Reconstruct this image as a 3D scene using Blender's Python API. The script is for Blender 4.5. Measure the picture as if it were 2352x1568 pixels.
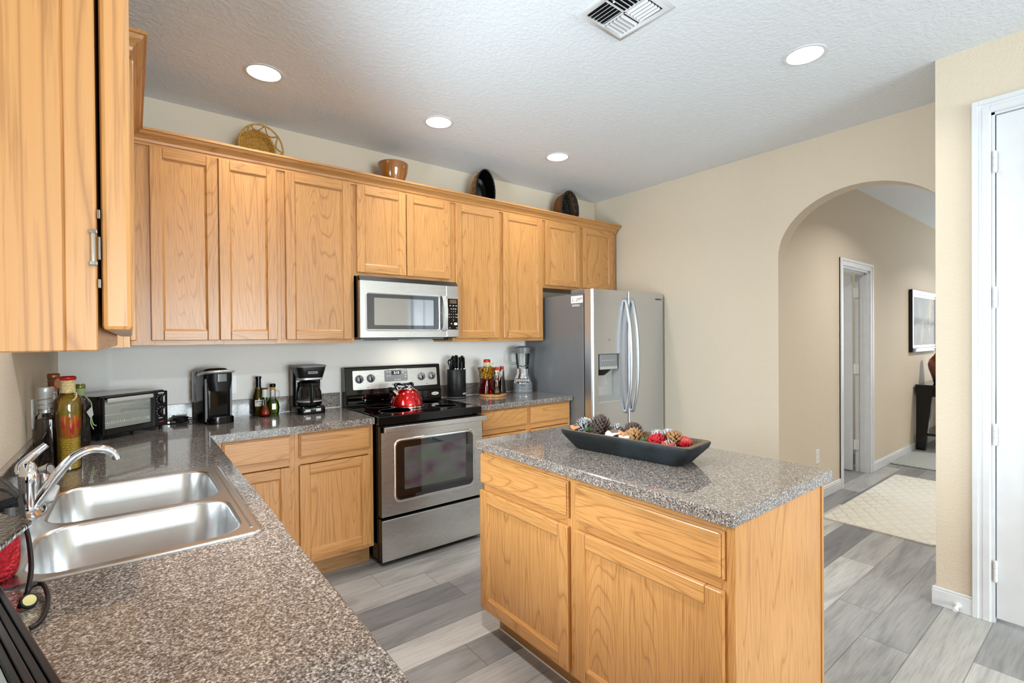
import bpy, bmesh, math, random
from mathutils import Matrix, Vector
random.seed(7)
D = bpy.data
for o in list(D.objects): D.objects.remove(o)
SC = bpy.context.scene
COL = SC.collection
PI = math.pi

# ------------------------------------------------------------------ camera
YAW, PITCH, ROLL = 0.6614, -0.0071, -0.0078
CAM = Vector((0.3097, -3.5277, 1.3956))
def make_camera():
    cy, sy, cp, sp, cr, sr = math.cos(YAW), math.sin(YAW), math.cos(PITCH), math.sin(PITCH), math.cos(ROLL), math.sin(ROLL)
    f = Vector((sy*cp, cy*cp, sp)); r = Vector((cy, -sy, 0)); u = r.cross(f)
    r2 = cr*r + sr*u; u2 = -sr*r + cr*u
    cd = D.cameras.new('camera'); co = D.objects.new('camera', cd); COL.objects.link(co)
    m = Matrix((r2, u2, -f)).transposed().to_4x4(); m.translation = CAM
    co.matrix_world = m
    cd.sensor_width = 36; cd.lens = 1122.03/2352*36; cd.clip_start = 0.05; cd.clip_end = 100
    SC.camera = co
make_camera()

# ------------------------------------------------------------------ world, exposure, daylight
SC.view_settings.view_transform = 'Standard'
SC.view_settings.look = 'None'
SC.view_settings.gamma = 1
SC.view_settings.exposure = 0.44
SC.view_settings.use_curve_mapping = False
SC.cycles.caustics_reflective = False
W = D.worlds.new('sky'); SC.world = W; W.use_nodes = True
W.node_tree.nodes['Background'].inputs[0].default_value = (0.78, 0.88, 1.0, 1)
W.node_tree.nodes['Background'].inputs[1].default_value = 1.6
def area(name, loc, rot, sx, sy, power, col, spread=PI):
    l = D.lights.new(name, 'AREA'); l.shape = 'RECTANGLE'; l.size = sx; l.size_y = sy
    l.energy = power; l.color = col; l.spread = spread
    o = D.objects.new(name, l); COL.objects.link(o); o.location = loc; o.rotation_euler = rot
    return o
DAY = (0.84, 0.93, 1.0)
area('daylight_and_fill', (1.75, -9.62, 1.25), (PI/2, 0, 0), 3.0, 2.1, 360, DAY)              # unseen patio door behind the camera, added as a light source (points +y)
area('daylight_and_fill', (-0.20, -1.91, 1.62), (0, -PI/2, 0), 0.95, 0.75, 75, (0.80, 0.91, 1.0))
area('daylight_and_fill', (5.9, .05, 1.5), (-PI/2, 0, 0), 1.2, 1.0, 14, DAY)               # lamp added in the windowless bedroom to light the open door (points -y)           # line above: window over the sink (points +x)
area('daylight_and_fill', (12.1, -3.0, 1.4), (0, PI/2, 0), 2.0, 2.0, 40, DAY)                # unseen opening at the hall's end, added to light the hall (points -x)

# ------------------------------------------------------------------ materials
def lin(c):
    return tuple(((v/255)/12.92 if v/255 <= .04045 else ((v/255+.055)/1.055)**2.4) for v in c)+(1,)
class NT:
    def __init__(s, name):
        s.m = D.materials.new(name); s.m.use_nodes = True; s.t = s.m.node_tree; s.n = s.t.nodes
        s.b = s.n['Principled BSDF']; s.out = s.n['Material Output']
    def node(s, typ, **kw):
        n = s.n.new(typ)
        for k, v in kw.items():
            if k.startswith('i_'):
                n.inputs[k[2:].replace('_', ' ')].default_value = v
            else: setattr(n, k, v)
        return n
    def link(s, a, b): s.t.links.new(a, b)
    def set(s, **kw):
        for k, v in kw.items():
            s.b.inputs[k.replace('_', ' ')].default_value = v
    def math(s, op, a, b=None, c=None):
        n = s.n.new('ShaderNodeMath'); n.operation = op
        for i, v in enumerate((a, b, c)):
            if v is None: continue
            if isinstance(v, (int, float)): n.inputs[i].default_value = v
            else: s.link(v, n.inputs[i])
        return n.outputs[0]
    def coords(s, scale=(1, 1, 1), rnd=0.0):
        tc = s.node('ShaderNodeTexCoord')
        mp = s.node('ShaderNodeMapping'); mp.inputs['Scale'].default_value = scale
        s.link(tc.outputs['Object'], mp.inputs['Vector'])
        v = mp.outputs[0]
        if rnd:
            oi = s.node('ShaderNodeObjectInfo')
            k = s.math('MULTIPLY', oi.outputs['Random'], rnd)
            cb = s.node('ShaderNodeCombineXYZ'); [s.link(k, cb.inputs[i]) for i in range(3)]
            a = s.node('ShaderNodeVectorMath'); a.operation = 'ADD'
            s.link(v, a.inputs[0]); s.link(cb.outputs[0], a.inputs[1]); v = a.outputs[0]
        return v
    def noise(s, vec, scale, detail=2, rough=.5, dist=0):
        n = s.node('ShaderNodeTexNoise'); n.inputs['Scale'].default_value = scale; n.inputs['Detail'].default_value = detail
        n.inputs['Roughness'].default_value = rough; n.inputs['Distortion'].default_value = dist
        s.link(vec, n.inputs['Vector']); return n.outputs['Fac']
    def ramp(s, fac, stops, interp='LINEAR'):
        r = s.node('ShaderNodeValToRGB'); cr = r.color_ramp; cr.interpolation = interp
        while len(cr.elements) < len(stops): cr.elements.new(.5)
        for e, (p, c) in zip(cr.elements, stops):
            e.position = p; e.color = c if len(c) == 4 else tuple(c)+(1,)
        s.link(fac, r.inputs[0]); return r.outputs[0]
    def mix(s, fac, a, b, mode='MIX'):
        n = s.node('ShaderNodeMix'); n.data_type = 'RGBA'; n.blend_type = mode
        for sock, v in ((n.inputs[0], fac), (n.inputs[6], a), (n.inputs[7], b)):
            if isinstance(v, (int, float, tuple)): sock.default_value = v
            else: s.link(v, sock)
        return n.outputs[2]
    def bump(s, h, strength, dist=.01):
        b = s.node('ShaderNodeBump'); b.inputs['Strength'].default_value = strength; b.inputs['Distance'].default_value = dist
        s.link(h, b.inputs['Height']); s.link(b.outputs[0], s.b.inputs['Normal'])
    def col(s, c): s.link(c, s.b.inputs['Base Color'])

def flat(name, rgb, rough=.5, metal=0, spec=.5, coat=0, **kw):
    t = NT(name); t.set(Base_Color=lin(rgb), Roughness=rough, Metallic=metal, Coat_Weight=coat)
    t.b.inputs['Specular IOR Level'].default_value = spec
    v = t.coords((1, 1, 1), 3.0)                                     # a little unevenness so that nothing is a dead flat tone
    t.col(t.mix(t.noise(v, 14, 3), tuple(x*.93 for x in lin(rgb)[:3])+(1,), tuple(min(1, x*1.06) for x in lin(rgb)[:3])+(1,)))
    return t.m
def plaster(name, rgb, scale, strength, rough=.75):
    t = NT(name); t.set(Roughness=rough); v = t.coords()
    c = lin(rgb)
    t.col(t.mix(t.noise(v, 1.3, 3), tuple(x*.97 for x in c[:3])+(1,), tuple(min(1, x*1.02) for x in c[:3])+(1,)))
    n1 = t.noise(v, scale, 3, .55, .6)
    h = t.ramp(n1, [(.42, (0, 0, 0)), (.6, (1, 1, 1))])
    t.bump(h, strength, .004); return t.m
def oak(name, axis, light=(199, 145, 86), dark=(142, 88, 42)):
    t = NT(name); t.set(Roughness=.36, Coat_Weight=.18, Coat_Roughness=.18)
    sc = [1, 1, 1]; sc[axis] = .075
    v = t.coords(tuple(sc), 9.0)
    big = t.noise(v, 4.6, 1.5, .45, .25)
    ring = t.math('MULTIPLY', t.math('PINGPONG', t.math('MULTIPLY', big, 44), .5), 2)
    sc2 = [1, 1, 1]; sc2[axis] = .025
    fine = t.noise(t.coords(tuple(sc2), 5.0), 260, 3, .6)
    f1 = t.ramp(ring, [(0, (.42,)*3), (.16, (.86,)*3), (.4, (1,)*3), (1, (.96,)*3)])
    f2 = t.ramp(fine, [(.36, (.55,)*3), (.50, (1,)*3)])
    tone = t.noise(v, 1.6, 2)
    f = t.mix(1.0, f1, f2, 'MULTIPLY')
    c = t.mix(f, lin(dark), lin(light))
    tn = t.ramp(tone, [(.35, (.90, .88, .84)), (.65, (1.03, 1.03, 1.03))])
    t.col(t.mix(1.0, c, tn, 'MULTIPLY'))
    t.bump(fine, .05, .001); return t.m
def granite(name):
    t = NT(name); t.set(Roughness=.14); t.b.inputs['Specular IOR Level'].default_value = .3
    v = t.coords()
    a = t.noise(v, 240, 5, .72); b = t.noise(v, 95, 3, .6)
    c = t.ramp(a, [(.35, lin((30, 27, 27))), (.43, lin((84, 77, 73))), (.50, lin((124, 117, 111))), (.57, lin((166, 159, 152))), (.67, lin((222, 219, 215)))])
    d = t.ramp(b, [(.38, (.62, .62, .64)), (.62, (1.12, 1.08, 1.05))])
    t.col(t.mix(1.0, c, d, 'MULTIPLY'))
    t.b.inputs['Coat Weight'].default_value = .8; t.b.inputs['Coat Roughness'].default_value = .03
    return t.m
def planks(name):
    t = NT(name); t.set(Roughness=.38)
    tc = t.node('ShaderNodeTexCoord'); sp = t.node('ShaderNodeSeparateXYZ'); t.link(tc.outputs['Object'], sp.inputs[0])
    x, y = sp.outputs[0], sp.outputs[1]
    yr = t.math('DIVIDE', y, .182); row = t.math('FLOOR', yr)
    wn = t.node('ShaderNodeTexWhiteNoise'); wn.noise_dimensions = '1D'; t.link(row, wn.inputs['W'])
    xs = t.math('ADD', t.math('DIVIDE', x, 1.22), t.math('MULTIPLY', wn.outputs['Value'], 7.0)); colm = t.math('FLOOR', xs)
    cb = t.node('ShaderNodeCombineXYZ'); t.link(row, cb.inputs[0]); t.link(colm, cb.inputs[1])
    w2 = t.node('ShaderNodeTexWhiteNoise'); w2.noise_dimensions = '3D'; t.link(cb.outputs[0], w2.inputs['Vector'])
    rnd = w2.outputs['Value']
    cv = t.node('ShaderNodeCombineXYZ'); t.link(t.math('MULTIPLY', x, .16), cv.inputs[0]); t.link(y, cv.inputs[1]); t.link(t.math('MULTIPLY', rnd, 40), cv.inputs[2])
    n1 = t.noise(cv.outputs[0], 9, 4, .55, 1.1); 
    cv2 = t.node('ShaderNodeCombineXYZ'); t.link(t.math('MULTIPLY', x, .05), cv2.inputs[0]); t.link(y, cv2.inputs[1]); t.link(t.math('MULTIPLY', rnd, 23), cv2.inputs[2])
    n2 = t.noise(cv2.outputs[0], 110, 3, .6)
    base = t.ramp(rnd, [(0, lin((118, 118, 121))), (.3, lin((143, 143, 143))), (.55, lin((168, 167, 164))), (1, lin((192, 191, 187)))])
    g = t.ramp(n1, [(.28, (.62, .62, .63)), (.46, (.92, .92, .92)), (.6, (1.04, 1.04, 1.03))])
    s = t.ramp(n2, [(.32, (.80, .80, .80)), (.55, (1.02, 1.02, 1.02))])
    c = t.mix(1.0, t.mix(1.0, base, g, 'MULTIPLY'), s, 'MULTIPLY')
    fy = t.math('PINGPONG', yr, .5); fx = t.math('PINGPONG', xs, .5)
    seam = t.math('MINIMUM', t.math('MULTIPLY', fy, .182), t.math('MULTIPLY', fx, 1.22))
    sr = t.ramp(t.math('DIVIDE', seam, .004), [(.2, (.45, .45, .45)), (.6, (1, 1, 1))])
    t.col(t.mix(1.0, c, sr, 'MULTIPLY')); t.bump(sr, .15, .001)
    return t.m
def brushed(name, rgb, rough, axis, amt=.012):
    t = NT(name); t.set(Base_Color=lin(rgb), Metallic=1.0, Roughness=rough)
    sc = [1, 1, 1]; sc[axis] = .01
    n = t.noise(t.coords(tuple(sc), 4), 500, 2, .6)
    r = t.math('ADD', t.math('MULTIPLY', n, .05), rough-.025); t.link(r, t.b.inputs['Roughness']); return t.m
def thin_glass(name, tint=(1, 1, 1), body=0.0, bodycol=(255, 255, 255), ior=1.45, rough=0.0):
    """clear or tinted see-through wall: straight transmission plus Fresnel reflection, with an optional cloudy part"""
    t = NT(name); n = t.n
    tr = t.node('ShaderNodeBsdfTransparent'); tr.inputs[0].default_value = tuple(tint)+(1,)
    gl = t.node('ShaderNodeBsdfGlossy'); gl.inputs['Roughness'].default_value = rough
    fr = t.node('ShaderNodeFresnel'); fr.inputs[0].default_value = ior
    mx = t.node('ShaderNodeMixShader'); t.link(fr.outputs[0], mx.inputs[0])
    base = tr.outputs[0]
    if body:
        df = t.node('ShaderNodeBsdfDiffuse'); df.inputs[0].default_value = lin(bodycol)
        m2 = t.node('ShaderNodeMixShader'); m2.inputs[0].default_value = body
        t.link(tr.outputs[0], m2.inputs[1]); t.link(df.outputs[0], m2.inputs[2]); base = m2.outputs[0]
    t.link(base, mx.inputs[1]); t.link(gl.outputs[0], mx.inputs[2]); t.link(mx.outputs[0], t.out.inputs[0])
    return t.m
def emit(name, rgb, strength):
    t = NT(name); t.set(Base_Color=(0.8, 0.8, 0.8, 1), Emission_Color=lin(rgb), Emission_Strength=strength); return t.m
def woven(name, c1, c2, scale, rough=.5, spec=.4):
    t = NT(name); t.set(Roughness=rough); t.b.inputs['Specular IOR Level'].default_value = spec
    v = t.coords(); n = t.noise(v, scale, 3, .6)
    t.col(t.ramp(n, [(.38, lin(c1)), (.62, lin(c2))])); t.bump(n, .3, .002); return t.m

M = {}
M['wall'] = plaster('wall_paint', (221, 208, 188), 85, .22)
M['wall_cool_lit'] = plaster('wall_paint_cool_lit', (236, 233, 229), 85, .22)  # lighter, greyer copy of the wall paint: cool light put into the colour
M['ceiling'] = plaster('ceiling_paint', (232, 238, 245), 42, .28)
M['trim'] = flat('white_trim', (222, 225, 229), .35)
M['floor'] = planks('floor_planks')
M['oz'] = oak('oak_vertical', 2); M['ox'] = oak('oak_along_x', 0); M['oy'] = oak('oak_along_y', 1)
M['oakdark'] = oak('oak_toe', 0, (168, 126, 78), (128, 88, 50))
M['granite'] = granite('speckled_laminate')
M['steel'] = brushed('brushed_steel', (205, 205, 203), .27, 0)
M['steelz'] = brushed('brushed_steel_upright', (206, 210, 217), .30, 0)
M['handle'] = brushed('brushed_handle', (176, 178, 182), .36, 0)
M['sink'] = brushed('sink_steel', (206, 206, 206), .26, 1, .01)
M['chrome'] = flat('chrome', (225, 226, 228), .06, 1)
M['pewter'] = flat('satin_metal', (170, 170, 172), .3, 1)
M['black'] = flat('black_gloss', (7, 7, 8), .14, 0, .3, .12)
M['blackm'] = flat('black_satin', (15, 15, 16), .42, 0, .3)
M['blackglass'] = flat('black_glass', (4, 4, 5), .03, 0, .5, .1)
M['grey'] = flat('grey_enamel', (120, 122, 125), .33, .25)
M['greyp'] = flat('grey_plastic', (112, 113, 116), .45)
M['silverp'] = flat('silver_plastic', (190, 190, 188), .3, .4)
M['white'] = flat('white_plastic', (235, 236, 236), .4)
M['whitetext'] = flat('white_print', (225, 225, 225), .6)
M['darktext'] = flat('dark_print', (60, 60, 62), .6)
M['clear'] = thin_glass('clear_glass', (.95, .96, .95))
M['window'] = thin_glass('window_glass', (.96, .98, .97))
M['lamp'] = emit('lamp_disc', (255, 253, 246), 9.0)
M['red'] = NT('red_enamel').m
def red_kettle():
    t = NT('red_metallic'); t.set(Base_Color=lin((196, 8, 14)), Metallic=.85, Roughness=.18, Coat_Weight=1.0, Coat_Roughness=.04); return t.m
M['red'] = red_kettle()
M['waxred'] = flat('red_wax', (176, 16, 20), .3)
M['raffia'] = woven('raffia', (196, 172, 112), (228, 210, 160), 160)

# ------------------------------------------------------------------ mesh helpers
class MB:
    """collects shapes into one mesh; T is a transform applied to everything added after it is set"""
    def __init__(s): s.bm = bmesh.new(); s.mats = []; s.T = Matrix.Identity(4)
    def mi(s, mat):
        m = M[mat] if isinstance(mat, str) else mat
        if m not in s.mats: s.mats.append(m)
        return s.mats.index(m)
    def _add(s, vs, fs, mat):
        i = s.mi(mat); bv = [s.bm.verts.new(s.T @ Vector(v)) for v in vs]; out = []
        for f in fs:
            try: fc = s.bm.faces.new([bv[k] for k in f]); fc.material_index = i; out.append(fc)
            except ValueError: pass
        return bv, out
    def box(s, x0, x1, y0, y1, z0, z1, mat, bev=0, seg=1):
        x0, x1 = min(x0, x1), max(x0, x1); y0, y1 = min(y0, y1), max(y0, y1); z0, z1 = min(z0, z1), max(z0, z1)
        vs = [(x, y, z) for z in (z0, z1) for y in (y0, y1) for x in (x0, x1)]
        fs = [(0, 2, 3, 1), (4, 5, 7, 6), (0, 1, 5, 4), (2, 6, 7, 3), (0, 4, 6, 2), (1, 3, 7, 5)]
        bv, ff = s._add(vs, fs, mat)
        if bev:
            bev = min(bev, .49*min(x1-x0, y1-y0, z1-z0))
            es = list({e for f in ff for e in f.edges})
            bmesh.ops.bevel(s.bm, geom=es, offset=bev, segments=seg, affect='EDGES', profile=.5, clamp_overlap=True, material=-1)
    def prism(s, pts, a, b, axis, mat, bev=0):
        """extrude a 2D outline between a and b along axis (0,1,2); the outline gives the other two coordinates in order"""
        def P(p, w):
            q = list(p); q.insert(axis, w); return q
        n = len(pts); vs = [P(p, a) for p in pts]+[P(p, b) for p in pts]
        fs = [tuple(range(n))[::-1], tuple(range(n, 2*n))]+[(i, (i+1) % n, n+(i+1) % n, n+i) for i in range(n)]
        bv, ff = s._add(vs, fs, mat)
        bmesh.ops.recalc_face_normals(s.bm, faces=ff)
        if bev:
            es = list({e for f in ff for e in f.edges})
            bmesh.ops.bevel(s.bm, geom=es, offset=bev, segments=2, affect='EDGES', profile=.5, clamp_overlap=True, material=-1)
        return ff
    def loft(s, rings, mat, cap=True, closed=True):
        vs = []; fs = []; n = len(rings[0])
        for r in rings: vs += list(r)
        for j in range(len(rings)-1):
            for i in range(n if closed else n-1):
                k = (i+1) % n; fs.append((j*n+i, j*n+k, (j+1)*n+k, (j+1)*n+i))
        if cap:
            fs.append(tuple(range(n))[::-1]); fs.append(tuple(range((len(rings)-1)*n, len(rings)*n)))
        bv, ff = s._add(vs, fs, mat); bmesh.ops.recalc_face_normals(s.bm, faces=ff)
        for f in ff: f.smooth = True
        return ff
    def lathe(s, prof, mat, c=(0, 0, 0), seg=28, sx=1, sy=1, pw=1.0):
        """spin (r,z) outline about z; pw<1 squares the section off"""
        def sq(v): return math.copysign(abs(v)**pw, v)
        rings = []
        for r, z in prof:
            r = max(r, 1e-4)
            rings.append([(c[0]+r*sx*sq(math.cos(2*PI*i/seg)), c[1]+r*sy*sq(math.sin(2*PI*i/seg)), c[2]+z) for i in range(seg)])
        return s.loft(rings, mat)
    def cyl(s, p0, p1, r, mat, seg=20, r1=None):
        return s.tube([p0, p1], r, mat, seg, radii=[r, r if r1 is None else r1])
    def tube(s, pts, r, mat, seg=10, closed=False, radii=None, flat=1.0):
        P = [Vector(p) for p in pts]; n = len(P); rings = []; up = None
        for i in range(n):
            if closed: t = (P[(i+1) % n]-P[i-1]).normalized()
            else: t = (P[min(i+1, n-1)]-P[max(i-1, 0)]).normalized()
            if up is None:
                up = Vector((0, 0, 1)) if abs(t.z) < .9 else Vector((1, 0, 0))
            a = t.cross(up)
            if a.length < 1e-6: a = t.orthogonal()
            a.normalize(); b = a.cross(t).normalized(); up = b
            rr = radii[i] if radii else r
            rings.append([P[i]+a*(rr*math.cos(2*PI*k/seg))+b*(rr*flat*math.sin(2*PI*k/seg)) for k in range(seg)])
        if closed: rings.append(rings[0])
        return s.loft(rings, mat, cap=not closed)
    def ball(s, c, r, mat, seg=14, ring=9, rot=None):
        rx, ry, rz = r if isinstance(r, (tuple, list)) else (r, r, r)
        R = rot or Matrix.Identity(3); rings = []
        for j in range(ring+1):
            th = PI*(j+.001*(j == 0)-.001*(j == ring))/ring
            rings.append([Vector(c)+R @ Vector((rx*math.sin(th)*math.cos(2*PI*i/seg), ry*math.sin(th)*math.sin(2*PI*i/seg), rz*math.cos(th))) for i in range(seg)])
        return s.loft(rings, mat)
    def quad(s, vs, mat): return s._add(vs, [tuple(range(len(vs)))], mat)[1]
    def text(s, body, size, mat, mtx, shear=0, depth=.0006, align='CENTER'):
        cu = D.curves.new('t', 'FONT'); cu.body = body; cu.size = size; cu.extrude = depth; cu.shear = shear; cu.align_x = align; cu.align_y = 'CENTER'; cu.resolution_u = 2
        ob = D.objects.new('t', cu); COL.objects.link(ob); bpy.context.view_layer.update()
        me = D.meshes.new_from_object(ob.evaluated_get(bpy.context.evaluated_depsgraph_get()))
        vs = [mtx @ v.co for v in me.vertices]; keep = s.T; s.T = Matrix.Identity(4); s._add(vs, [tuple(p.vertices) for p in me.polygons], mat); s.T = keep
        D.objects.remove(ob); D.curves.remove(cu); D.meshes.remove(me)
def CR(pts, n=8, closed=False):
    P = [Vector(p) for p in pts]; out = []; m = len(P)
    for i in range(m if closed else m-1):
        if closed: a, b, c, d = P[i-1], P[i], P[(i+1) % m], P[(i+2) % m]
        else: a, b, c, d = P[max(i-1, 0)], P[i], P[i+1], P[min(i+2, m-1)]
        for k in range(n):
            t = k/n; out.append(.5*((2*b)+(c-a)*t+(2*a-5*b+4*c-d)*t*t+(3*b-a-3*c+d)*t**3))
    if not closed: out.append(P[-1])
    return out
def rrect(x0, x1, y0, y1, r, n=6):
    pts = []
    for cx, cy, a in ((x1-r, y1-r, 0), (x0+r, y1-r, PI/2), (x0+r, y0+r, PI), (x1-r, y0+r, 1.5*PI)):
        pts += [(cx+r*math.cos(a+PI/2*k/n), cy+r*math.sin(a+PI/2*k/n)) for k in range(n+1)]
    return pts
def FACE(side, o):
    """frame with u to the viewer's right, v up, w out of the face; side is the way the face looks"""
    u = {'-y': (1, 0, 0), '-x': (0, -1, 0), '+x': (0, 1, 0)}[side]; w = {'-y': (0, -1, 0), '-x': (-1, 0, 0), '+x': (1, 0, 0)}[side]
    m = Matrix((u, (0, 0, 1), w)).transposed().to_4x4(); m.translation = Vector(o); return m

def build(name, mb, parent=None, loc=(0, 0, 0), angle=42, smooth=True):
    """link the collected mesh as ONE object; shapes were given in world space unless parent carries a rotation (then local)"""
    if parent is not None:
        root = parent
        while root.parent: root = root.parent
        if not root.get('_local'): bmesh.ops.translate(mb.bm, verts=mb.bm.verts, vec=-root.location)
    else: bmesh.ops.translate(mb.bm, verts=mb.bm.verts, vec=-Vector(loc))
    me = D.meshes.new(name); mb.bm.to_mesh(me); mb.bm.free()
    for m in mb.mats: me.materials.append(m)
    if smooth:
        fl = [False]*len(me.polygons); me.polygons.foreach_get('use_smooth', fl)
        me.set_sharp_from_angle(angle=math.radians(angle)); me.polygons.foreach_set('use_smooth', fl)
    o = D.objects.new(name, me); COL.objects.link(o)
    if parent is not None: o.parent = parent
    else: o.location = loc
    return o
def tag(o, label, cat, group=None):
    o['label'] = label; o['category'] = cat
    if group: o['group'] = group
    return o
def thing(name, label, cat, loc=(0, 0, 0), rotz=0, group=None, local=False):
    o = D.objects.new(name, None); COL.objects.link(o); o.empty_display_size = .1
    o.location = loc; o.rotation_euler = (0, 0, rotz)
    if local: o['_local'] = 1
    return tag(o, label, cat, group)
def struct(name, mb, parent=None, label=None):
    o = build(name, mb, parent)
    if parent is None: o['kind'] = 'structure'
    if label: o['label'] = label
    return o
def dup(root, loc, label, rotz=None):
    def cp(o, par):
        c = o.copy(); COL.objects.link(c)
        if par: c.parent = par
        for k in [x for x in D.objects if x.parent == o]: cp(k, c)
        return c
    r = cp(root, None); r.location = loc; r['label'] = label
    if rotz is not None: r.rotation_euler = (0, 0, rotz)
    return r

# ------------------------------------------------------------------ the room
H = 2.806; XR = 4.17; XC = 3.59; YB = -9.5; XE = 12.0; YH = -1.85
m = MB(); m.box(-.15, XE+.15, YB-.15, .15, -.08, 0, 'floor'); struct('floor', m)
m = MB(); m.box(-.15, XE+.15, YB-.15, 1.4, H, H+.1, 'ceiling'); struct('ceiling', m)
m = MB(); m.box(-.15, XR+.13, 0, .13, 1.40, H, 'wall'); m.box(-.15, XR+.13, 0, .13, 0, 1.40, 'wall_cool_lit'); struct('wall_back', m)  # below the cabinets, brighter cool light is painted into the wall
wy0, wy1, wz0, wz1 = -2.34, -1.50, 1.10, 2.15
m = MB()
m.box(-.13, 0, YB, wy0, 0, H, 'wall'); m.box(-.13, 0, wy1, 0, 0, H, 'wall'); m.box(-.13, 0, wy0, wy1, 0, wz0, 'wall'); m.box(-.13, 0, wy0, wy1, wz1, H, 'wall')
struct('wall_left', m)
def window(name, side, o, w, h, nx=2):
    m = MB(); m.T = FACE(side, o)
    for a, b, c, d in ((0, .05, 0, h), (w-.05, w, 0, h), (.05, w-.05, 0, .05), (.05, w-.05, h-.05, h)): m.box(a, b, c, d, -.075, -.03, 'trim', .004)
    for i in range(1, nx): m.box(w*i/nx-.02, w*i/nx+.02, .05, h-.05, -.07, -.035, 'trim', .003)
    f = struct(name, m)
    g = MB(); g.T = FACE(side, o)
    for i in range(nx): g.box(.05+(w-.1)*i/nx, .05+(w-.1)*(i+1)/nx, .05, h-.05, -.056, -.05, 'window')
    struct('window_pane', g, f); return f
window('window_1', '+x', (0, wy0, wz0), wy1-wy0, wz1-wz0)
m = MB()                                                              # arch wall: outline in (y,z)
ac, aa, az, ar = -2.365, .515, 1.985, .43
arc = [(ac+aa*math.cos(PI*k/32), az+ar*math.sin(PI*k/32)) for k in range(33)]
m.box(XR, XR+.13, YH, 0, 0, H, 'wall')
m.box(XR, XR+.13, -3.05, ac-aa, 0, H, 'wall')
m.loft([[(XR, y, z), (XR+.13, y, z), (XR+.13, y, H), (XR, y, H)] for y, z in arc], 'wall')
struct('wall_right', m)
cy0, cy1, cz = -3.90, -3.088, 2.462                                    # closet door opening
m = MB()
m.box(XC, XC+.12, cy1, -2.88, 0, H, 'wall'); m.box(XC, XC+.12, YB, cy0, 0, H, 'wall'); m.box(XC, XC+.12, cy0, cy1, cz, H, 'wall')
m.box(XC+.12, XR, -3.0, -2.88, 0, H, 'wall')
struct('wall_closet', m)
m = MB(); px0, px1, pz = .25, 3.25, 2.3                               # wall behind the camera with a patio door added to let light in
m.box(-.15, px0, YB-.13, YB, 0, H, 'wall'); m.box(px1, XC+.2, YB-.13, YB, 0, H, 'wall'); m.box(px0, px1, YB-.13, YB, pz, H, 'wall')
struct('wall_front', m)
window('window_2', '-y', (px0, YB-.1, .02), px1-px0, pz-.02, 3)
# hall beyond the arch
dx0, dx1, dz = 5.455, 6.20, 2.04
m = MB(); m.box(XR+.13, dx0, YH, YH+.12, 0, H, 'wall'); m.box(dx1, XE, YH, YH+.12, 0, H, 'wall'); m.box(dx0, dx1, YH, YH+.12, dz, H, 'wall')
struct('wall_hall', m)
m = MB(); m.box(XC+.12, XE, -4.45, -4.32, 0, H, 'wall'); struct('wall_hall_opposite', m)
m = MB()
m.box(XE, XE+.13, -4.4, -4.0, 0, H, 'wall'); m.box(XE, XE+.13, -2.0, YH+.1, 0, H, 'wall'); m.box(XE, XE+.13, -4.0, -2.0, 0, .4, 'wall'); m.box(XE, XE+.13, -4.0, -2.0, 2.4, H, 'wall')
struct('wall_hall_end', m)
m = MB(); m.box(4.9, 7.4, .12, .25, 0, H, 'wall'); m.box(7.3, 7.4, YH+.12, .12, 0, H, 'wall'); m.box(4.9, 5.0, YH+.12, .12, 0, H, 'wall'); struct('wall_bedroom', m)

def baseboard(name, boxes):
    m = MB()
    for x0, x1, y0, y1, fx, fy in boxes:
        m.box(x0, x1, y0, y1, 0, .082, 'trim', .002)
        sx, sy = (.005 if fx else 0), (.005 if fy else 0)
        m.box(x0+(sx if fx < 0 else 0), x1-(sx if fx > 0 else 0), y0+(sy if fy < 0 else 0), y1-(sy if fy > 0 else 0), .082, .094, 'trim', .003)
    return struct(name, m)
baseboard('baseboard_closet', [(XC-.015, XC, -3.022, -2.865, -1, 0), (XC, XR, -2.88, -2.865, 0, 1)])
baseboard('baseboard_right', [(XR-.015, XR, YH, -.02, -1, 0)])
baseboard('baseboard_hall', [(XR-.015, dx0-.065, YH-.015, YH, 0, -1), (dx1+.068, XE, YH-.015, YH, 0, -1)])
baseboard('baseboard_front', [(0, px0-.05, YB, YB+.015, 0, 1), (px1+.05, XC, YB, YB+.015, 0, 1)])

def casing(m, side, o, w, h, cw=.068):
    """stepped door casing round an opening of w x h; o is the opening's lower left corner as the viewer sees it"""
    m.T = FACE(side, o)
    for s0, s1, t in ((0, cw, .011), (.004, cw*.45, .014), (cw*.66, cw, .019)):
        m.box(-s1, -s0, 0, h+s1, 0, t, 'trim', .002); m.box(w+s0, w+s1, 0, h+s1, 0, t, 'trim', .002); m.box(-s0, w+s0, h+s0, h+s1, 0, t, 'trim', .002)
    m.T = Matrix.Identity(4)
def hinge_mb(x, y, z, h=.09):
    m = MB(); 
    for k in range(3): m.cyl((x, y, z+h*(k/3)+.001), (x, y, z+h*((k+1)/3)-.001), .0075, 'white', 12)
    m.cyl((x, y, z-.005), (x, y, z+h+.005), .004, 'white', 10); return m
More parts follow.
